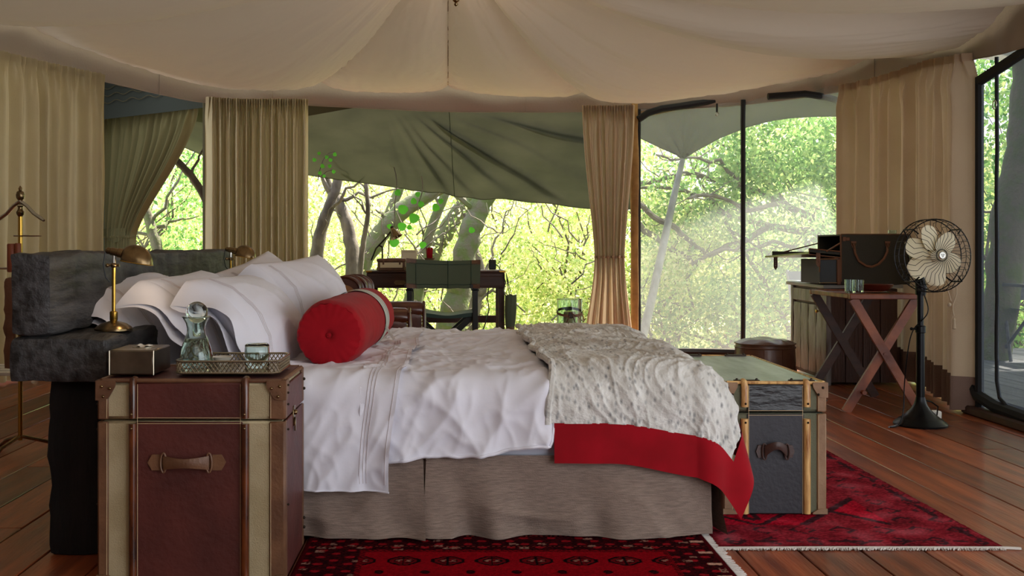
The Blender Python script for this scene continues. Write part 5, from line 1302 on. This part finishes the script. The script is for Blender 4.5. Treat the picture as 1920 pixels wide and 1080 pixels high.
# ------------------------------------------------------------------ writing desk and chair
DY = 8.4
ds = thing('writing_desk', 'dark wooden campaign writing desk behind the green folding chair', 'desk', (-.13, 8.7, 0))
dx0, dx1 = -.690, .412
b = MB(); b.box((dx0, DY, .742), (dx1, DY+.55, .757), .004); part('top', b, DESKW, ds)
b = MB(); b.box((dx0+.006, DY+.006, .622), (dx1-.006, DY+.54, .741), .004); part('apron', b, DESKW, ds)
for i, (a_, c_) in enumerate(((dx0+.03, -.37), (-.355, .08), (.095, dx1-.03))):
    b = MB(); b.box((a_, DY-.004, .635), (c_, DY+.007, .715), .004); dfr = part('drawer_front', b, DESKW, ds) if i else part('drawer_front', b, DESKW, ds)
b = MB(); b.prism([(-.468,.665),(-.455,.682),(-.385,.682),(-.372,.665),(-.385,.648),(-.455,.648)], lambda p, k: (p[0], DY-.012+.008*k, p[1])); part('brass_plate', b, BRASS, ds, 'engraved brass plate')
for x in (dx0, dx1-.05):
    b = MB(); b.box((x, DY-.002, .746), (x+.05, DY+.03, .7585), .002); part('brass_corner', b, BRASSY, ds)
for x in (dx0+.008, dx1-.058):
    for y in (DY+.01, DY+.49):
        b = MB(); b.box((x, y, 0), (x+.05, y+.05, .622), .004); part('leg', b, DESKW, ds)
b = MB(); b.box((dx0+.05, DY+.47, .315), (dx1-.05, DY+.50, .375), .004); part('stretcher', b, DESKW, ds)
# green director's chair
cy = 7.78; kc = cy/2000
def CZ_(py): return .95-(py-462)*kc
def CX_(px): return (px-850)*kc
ch = thing('director_chair', 'green canvas folding chair with brown corner patches at the desk', 'chair', (CX_(831), cy, 0))
def back(u, v, o=0.):
    x = CX_(762)+(CX_(901)-CX_(762))*u; z0 = CZ_(484)+.03*0-.012*math.sin(PI*u)-.012*u; z1 = CZ_(540)-.004*math.sin(PI*u)
    return Vector((x-(.006 if u > .9 else 0)*v, cy-.034+.035*math.sin(PI*u)+o, z0+(z1-z0)*v+.002*math.sin(u*30)*v))
b = MB(); b.grid(lambda u, v: back(u, v), 50, 14); b.grid(lambda u, v: back(u, v, .012+.05*abs(2*u-1)**6), 50, 14); part('back_sling', b, GCAN, ch, clean=False)
for us, vsx in (((0, .14), (0, .16)), ((0, .14), (.84, 1.)), ((.88, 1.), (0, .16)), ((.88, 1.), (.84, 1.))):
    b = MB(); b.grid(lambda u, v: back(us[0]+(us[1]-us[0])*u, vsx[0]+(vsx[1]-vsx[0])*v, -.003), 6, 3); part('corner_patch', b, BRLEA, ch, clean=False)
for vv in (.14, .86):
    b = MB(); b.tube([back(i/50, vv, -.003) for i in range(2, 49)], .0018, 4); part('stitching', b, GDK, ch)
for u_ in (.13, .56, .87):
    b = MB(); b.tube([back(u_, v/10, -.003) for v in range(11)], .0018, 4); part('stitching', b, GDK, ch)
for px in (768, 891):
    x = CX_(px); b = MB(); b.box((x-.02, cy-.02, .13), (x+.02, cy+.02, CZ_(492)), .004); part('back_post', b, BLKW, ch)
    b = MB(); b.box((x-.037, cy-.026, CZ_(540)), (x+.034, cy+.024, CZ_(533)), .003); part('post_cap', b, BLKW, ch)
    b = MB(); b.box((x-.028, cy-.02, CZ_(541)-.02), (x+.028, cy+.44, CZ_(541)), .006); part('armrest', b, BLKW, ch)
    b = MB(); b.box((x-.016, cy+.38, .05), (x+.016, cy+.41, CZ_(541)-.02), .003); part('front_post', b, BLKW, ch)
    b = MB(); b.box((x-.018, cy-.03, .0), (x+.018, cy+.46, .035), .004); part('runner', b, BLKW, ch)
for y, m_ in ((cy+.03, BLKW), (cy+.40, BLKW)):
    for s in (1, -1):
        xa, xb = (CX_(772), CX_(887)) if s > 0 else (CX_(887), CX_(772))
        part('cross_leg', bar((xa, y+.012*s, .03), (xb, y+.012*s, .44), .042, .018), m_, ch, sharp=20)
b = MB(); b.grid(lambda u, v: (CX_(788)+(CX_(888)-CX_(788))*u, cy+.42*v-.0, .465-.016*math.sin(PI*u)+.004*math.sin(9*u)), 24, 8)
b.grid(lambda u, v: (CX_(788)+(CX_(888)-CX_(788))*u, cy+.42*v, .440-.016*math.sin(PI*u)), 24, 8)
b.grid(lambda u, v: (CX_(788)+(CX_(888)-CX_(788))*u, cy-.001, .440+.025*v-.016*math.sin(PI*u)+.004*math.sin(9*u)*v), 24, 2); part('seat_sling', b, GDK, ch, clean=False)
b = MB(); b.box((CX_(855), cy-.035, .315), (CX_(886), cy-.022, .335), .003); part('wooden_brace', b, SLATL, ch)
for px in (783, 893):
    b = MB(); b.ball((CX_(px), cy-.024, .345), .007, 8); part('rivet', b, BRASSY, ch)
# things on the desk
def DD(px, py, D=8.5): return W(px, py, D)
z0 = .758
cs = thing('document_case', 'small cream fronted document case with leather straps on the desk', 'case', (-.48, 8.5, z0))
b = MB(); b.box((-.600, 8.44, z0), (-.382, 8.66, z0+.082), .004); part('body', b, BRLEA, cs)
b = MB(); b.box((-.580, 8.432, z0+.022), (-.402, 8.441, z0+.064), .003); part('front_panel', b, CREAM, cs)
b = MB(); b.box((-.606, 8.43, z0+.070), (-.376, 8.67, z0+.094), .005); part('lid', b, BRLEA, cs)
for x in (-.560, -.43): b = MB(); b.box((x, 8.426, z0+.048), (x+.014, 8.433, z0+.082), .002); part('clasp', b, BRLEA, cs)
for x in (-.598, -.386):
    b = MB(); b.box((x-.006, 8.428, z0), (x+.012, 8.436, z0+.03), .002); part('corner_cap', b, BRASS, cs)
b = MB(); b.box((-.53, 8.45, z0+.0955), (-.40, 8.6, z0+.099), .001); solo('notepad', b, PAPER, 'thin pad of paper lying on the document case lid', 'paper')
nb = thing('card_sign', 'plain cream card standing upright on the desk beside the chair back', 'card', (-.36, 8.74, z0))
b = MB(); b.box((-.428, 8.75, z0), (-.298, 8.762, z0+.162), .003); part('card', b, CREAM, nb)
b = MB(); b.tube([(-.415, 8.747, z0+.148), (-.312, 8.747, z0+.148)], .0015, 4); part('printed_rule', b, BRLEA, nb)
fc = thing('flower_holder', 'crimson flower in small dark holder on the desk', 'flower', (-.19, 8.75, z0))
b = MB(); b.lathe([(.03,0),(.034,.02),(.030,.06),(.045,.085),(.041,.085),(.026,.06)], (-.195, 8.75, z0+.012), 16); b.box((-.235, 8.71, z0), (-.155, 8.79, z0+.012), .003); part('holder', b, BRLEA, fc)
for k in range(7):
    a = 2*PI*k/7; cxx, cyy = -.195+.014*math.cos(a), 8.75+.014*math.sin(a)
    b = MB(); b.grid(lambda u, v: (cxx+(u-.5)*.034*math.cos(a+1.57)*(1-.3*v)+.014*v*math.cos(a), cyy+(u-.5)*.034*math.sin(a+1.57)*(1-.3*v)+.014*v*math.sin(a), z0+.05+.125*v+.01*math.sin(u*PI)), 5, 6); part('petal', b, REDB, fc, clean=False)
dl = thing('desk_lamp', 'bronze jointed desk lamp with pleated conical shade', 'lamp', (-.56, 8.8, z0)); Dl = 8.8
b = MB(); b.lathe([(.05,0),(.05,.01),(.02,.018),(.01,.022)], (W(717,508,Dl).x, Dl, z0), 20); part('base', b, IRON, dl)
b = MB(); b.tube([(W(717,508,Dl).x, Dl, z0+.02), W(717, 462, Dl)], .007, 8); part('post', b, IRON, dl)
b = MB(); b.tube([W(696, 488, Dl), W(705, 466, Dl), W(722, 448, Dl), W(733, 434, Dl)], .007, 8); b.tube([W(717,463,Dl), W(711,460,Dl)], .008, 8); part('arm', b, IRON, dl)
sc_ = W(735, 427, Dl); sd = Vector((.42, -.2, -.88)).normalized()
b = MB(); Qs = Vector((0,0,1)).rotation_difference(sd).to_matrix()
b.grid(lambda u, v: sc_+Qs @ Vector(((.014+.038*v)*(1+.05*math.cos(12*2*PI*u))*math.cos(2*PI*u), (.014+.038*v)*(1+.05*math.cos(12*2*PI*u))*math.sin(2*PI*u), .005+.085*v)), 72, 8, wrap=True)
part('shade', b, BRASS, dl, clean=False); b = MB(); b.ball(sc_, .016, 10); part('shade_cap', b, IRON, dl)
ph = thing('small_radio', 'small black radio with paperwork at the right end of the desk', 'radio', (.31, 8.6, z0))
b = MB(); b.box((.286, 8.58, z0+.006), (.345, 8.63, z0+.085), .006); part('body', b, BLKM, ph)
for i in range(3): b = MB(); b.box((.292, 8.576, z0+.05+.010*i), (.339, 8.581, z0+.055+.010*i), .001); part('grille_bar', b, IRON, ph)
b = MB(); b.box((.22, 8.45, z0), (.40, 8.62, z0+.005), .001); solo('paper_sheet', b, PAPER, 'white papers lying under the small black radio', 'paper')
cbx = MB(); cbx.tube([W(925,492,8.6), W(935,500,8.55), W(944,515,8.4), W(948,530,8.36), W(944,545,8.36), W(950,560,8.36)], .004, 5)
solo('loose_cable', cbx, BLKM, 'thin black cable trailing from the radio over the desk end', 'cable')
cbx = MB(); cbx.tube([W(916,536,8.7), W(914,560,8.7), W(917,580,8.7), W(911,604,8.7), W(903,625,8.7), (.2, 8.7, .003)], .005, 5); solo('hanging_cable', cbx, BLKM, 'black cable dangling beneath the desk beside its right leg', 'cable')
cbx = MB(); cbx.tube([W(912,380,9.2), W(920,420,9.0), W(922,470,8.8), W(924,492,8.65)], .0022, 4); solo('aerial_wire', cbx, PAPER, 'fine pale wire rising from the radio', 'wire')
bg = thing('hanging_bag', 'dark green drawstring bag hanging from the right end of the desk', 'bag', W(958, 590, 8.36))
def bgf(u, v):
    c_ = W(958-1.5*v, 553+66*v, 8.33); r = (.043+.008*math.sin(PI*v)-.012*v)*(1+.05*math.sin(8*2*PI*u)*(1-v*.6)); return c_+Vector((r*math.cos(2*PI*u), r*.75*math.sin(2*PI*u), .004*math.sin(u*30)*(1 if v < .05 else 0)))
b = MB(); b.grid(bgf, 48, 20, wrap=True); part('sack', b, GCAN, bg, clean=False)
b = MB(); b.lathe([(.001,0),(.028,.003),(.032,.010),(.030,.04)], W(956.5, 622, 8.33), 24, cap=False); part('leather_base', b, BRLEA, bg)
b = MB(); b.tube([W(956,556,8.33), W(952,535,8.35), W(949,512,8.40)], .003, 5); b.tube([W(960,556,8.33), W(954,535,8.34), W(949,512,8.40)], .003, 5); part('drawstring', b, BLKM, bg)

# ------------------------------------------------------------------ leather armchair
ac = thing('leather_armchair', 'shiny brown leather club armchair between bed and desk', 'armchair', (-.50, 6.5, 0))
KA = 6.25/2000
def AX(px, D=6.25): return (px-850)/2000*D
def AZ(py, D=6.25): return .95-(py-462)/2000*D
def arm(y0, y1, x1, zt, nm='arm'):
    b = MB()
    # outline in x-z: rolled arm front with scroll
    prof_ = [(-.92, .12), (-.92, zt-.02), (-.6, zt+.0), (x1-.05, zt+.012), (x1-.012, zt+.002), (x1, zt-.035), (x1-.004, zt-.10), (x1+.004, .30), (x1+.03, .22), (x1+.075, .15), (x1+.08, .12)]
    b.prism(prof_, lambda p, k: (p[0], y0+(y1-y0)*k, p[1]))
    bm = bmesh.new(); return b
for y0, y1, x1, zt in ((6.05, 6.17, AX(768, 6.1), AZ(580, 6.1)), (6.62, 6.74, AX(795, 6.65), AZ(568, 6.65))):
    b = MB(); b.soft((-.92, y0+.01, .12), (x1-.01, y1-.01, zt-.04), .02, .05); ap = part('arm_panel', b, LEATH, ac)
    b = MB(); b.tube([(-.9, (y0+y1)/2, zt-.045), (x1-.08, (y0+y1)/2, zt-.045), (x1-.03, (y0+y1)/2, zt-.047), (x1-.002, (y0+y1)/2, zt-.055)], [.05, .055, .055, .045], 16, flat=1); part('arm_roll', b, LEATH, ac)
    b = MB(); b.tube([(x1, y0+.01, .14), (x1+.004, y0+.005, .30), (x1+.002, y0, zt-.09), (x1-.002, y0+.02, zt-.02), (x1-.002, (y0+y1)/2, zt+.004), (x1-.002, y1-.02, zt-.02), (x1+.002, y1, zt-.09), (x1, y1-.01, .14)], .009, 8); part('arm_piping', b, LEATH, ac)
    for i in range(14):
        b = MB(); b.ball((x1-.012, y0-.001, zt-.07-.022*i), .0042, 6); part('nail_head', b, BRASSY, ap)
    b = MB(); b.box((x1-.16, y0+.0, .13), (x1-.02, y0+.012, .36), .004); part('lower_panel', b, LEATHT, ac, 'paler tan leather lower panel')
b = MB(); b.soft((-.90, 6.14, .13), (AX(790, 6.4), 6.65, .42), .05, .05, bulge=.015); part('seat_cushion', b, LEATH, ac)
b = MB(); b.tube([(AX(806,6.4), 6.1, .30), (AX(806,6.4), 6.7, .30)], .04, 12); part('front_roll', b, LEATH, ac)
# back: two rolled wings
def wing(y0, y1, xc, zt, r):
    b = MB(); n = 20
    P = [(xc-.12, .14), (xc-.13, zt-.10)]+[(xc-.04+.09*math.cos(PI-PI*k/n), zt-.075+.075*math.sin(PI*k/n)) for k in range(n+1)]+[(xc+.055, zt-.14), (xc+.07, .42), (xc+.06, .14)]
    b.prism(P, lambda p, k: (p[0], y0+(y1-y0)*k, p[1])); return b, P
for y0, y1, xc, zt in ((6.08, 6.30, AX(659, 6.1)+.0, AZ(519.5, 6.1)), (6.31, 6.52, AX(672, 6.35), AZ(517.5, 6.35)), (6.53, 6.72, AX(680, 6.55), AZ(517.5, 6.55))):
    b, P = wing(y0, y1, xc, zt, .1); part('back_roll', b, LEATH, ac, sharp=50)
    for y in (y0, y1):
        bb = MB(); bb.tube([(p[0], y, p[1]) for p in P[1:-1]], .008, 8); part('back_piping', bb, LEATH, ac)
b = MB(); P = wing(6.0, 6.1, AX(659,6.1), AZ(519.5,6.1), .1)[1]; b.prism([((p[0]-AX(659,6.1)+.03)*.75+AX(659,6.1)-.03, .14+(p[1]-.14)*.93) for p in P], lambda p, k: (p[0], 6.066+.02*k, p[1])); part('back_side_panel', b, LEATHT, ac, 'paler tan leather outer side')
for x in (-.85, AX(785,6.4)):
    for y in (6.12, 6.66): b = MB(); b.lathe([(.018,0),(.026,.05),(.022,.13)], (x, y, 0), 12); part('foot', b, DESKW, ac)

# ------------------------------------------------------------------ side table with lantern
sd_ = thing('side_table', 'dark low side table mostly hidden behind the bed, under the lantern', 'table', (.66, 6.1, 0))
zt_ = .478
b = MB(); b.box((.47, 5.92, zt_-.025), (.86, 6.3, zt_), .005); part('top', b, DESKW, sd_)
for x in (.49, .81):
    for y in (5.94, 6.25): b = MB(); b.box((x, y, 0), (x+.03, y+.03, zt_-.025), .003); part('leg', b, DESKW, sd_)
lc = Vector((W(1068, 600, 6.1).x, 6.1, zt_+.001))
ln = thing('hurricane_lantern', 'glass hurricane lantern with brown leather straps and candle', 'lantern', lc); rl = .072; hl = .170
b = MB(); b.lathe([(.001,0),(rl,0),(rl,hl),(rl-.003,hl),(rl-.003,.004),(.001,.004)], lc, 40, cap=False); part('glass_cylinder', b, GLASS, ln, sharp=60)
b = MB(); b.tube([lc+Vector((rl*math.cos(i*PI/16), rl*math.sin(i*PI/16), hl)) for i in range(32)], .0028, 6, loop=True); part('glass_rim', b, GLASSG, ln)
b = MB(); b.lathe([(.034,.0),(.034,.088),(.03,.092),(.001,.09)], lc+Vector((0,0,.006)), 24); part('candle', b, CANDLE, ln)
b = MB(); b.grid(lambda u, v: lc+Vector(((rl+.003)*math.cos(2*PI*u), (rl+.003)*math.sin(2*PI*u), .088+.015*v+.018*math.sin(2*PI*u))), 40, 2, wrap=True); part('leather_band', b, STRAP, ln, clean=False)
for s in (-1, 1):
    b = MB(); b.tube([lc+Vector((s*.008, -rl-.006, .080)), lc+Vector((s*.030, -rl-.001, .03)), lc+Vector((s*.044, -rl*.82-.002, .002))], .008, 6, flat=.35); part('leather_strap', b, STRAP, ln)
b = MB(); b.tube([lc+Vector((.0, -rl-.008, .095)), lc+Vector((.035, -rl-.018, .075)), lc+Vector((.072, -rl*.5-.018, .045)), lc+Vector((.078, -rl*.3-.01, .052)), lc+Vector((.070, -.012, .085))], .006, 6, flat=.4); part('leather_strap', b, STRAP, ln)
b = MB(); b.box(lc+Vector((-.014, -rl-.010, .065)), lc+Vector((.010, -rl-.002, .10)), .003); b.box(lc+Vector((-.02, rl-.004, .10)), lc+Vector((.02, rl+.006, .12)), .002); part('buckle', b, IRON, ln)
bk = thing('black_book', 'black leather bound book lying left of the glass lantern', 'book', (.525, 6.03, zt_))
b = MB(); b.box((.472, 5.95, zt_), (.588, 6.12, zt_+.004), .001); b.box((.472, 5.95, zt_+.026), (.588, 6.12, zt_+.030), .001); b.box((.472, 5.95, zt_), (.477, 6.12, zt_+.030), .002); part('cover', b, BLKM, bk)
b = MB(); b.box((.477, 5.953, zt_+.0042), (.585, 6.117, zt_+.0258), .0005); part('pages', b, PAPER, bk)

# ------------------------------------------------------------------ hanging lamp at the tent's crown
pn = thing('hanging_lantern', 'turned brass finial of a lantern hanging from the tent crown', 'lamp', (.015, 6.0, 2.3))
b = MB(); b.lathe([(.002,0),(.010,.006),(.012,.014),(.006,.020),(.018,.030),(.020,.040),(.012,.048),(.024,.055),(.028,.062),(.010,.07),(.012,.10)], (.015, 6.0, 2.30), 20); part('finial', b, BRASS, pn)
b = MB(); b.lathe([(.012,.10),(.10,.12),(.12,.14),(.11,.15),(.01,.16)], (.015, 6.0, 2.30), 28); part('pan', b, BRASS, pn)
b = MB(); b.tube([(.015, 6.0, 2.45), (.015, 6.0, 2.72)], .006, 8); part('chain', b, BRASS, pn)
for k in range(4):
    a = PI/4+k*PI/2; b = MB(); b.tube([(.015+.09*math.cos(a), 6+.09*math.sin(a), 2.44), (.015+.12*math.cos(a), 6+.12*math.sin(a), 2.50), (.015, 6, 2.60)], .004, 6); part('frame_arm', b, BRASS, pn)
ld = bpy.data.lights.new('crown_lamp_glow', 'POINT'); ld.energy = 5; ld.color = (1, .7, .42); ld.shadow_soft_size = .04
o = bpy.data.objects.new('crown_lamp_glow', ld); COL.objects.link(o); o.location = (.015, 6.0, 2.50)
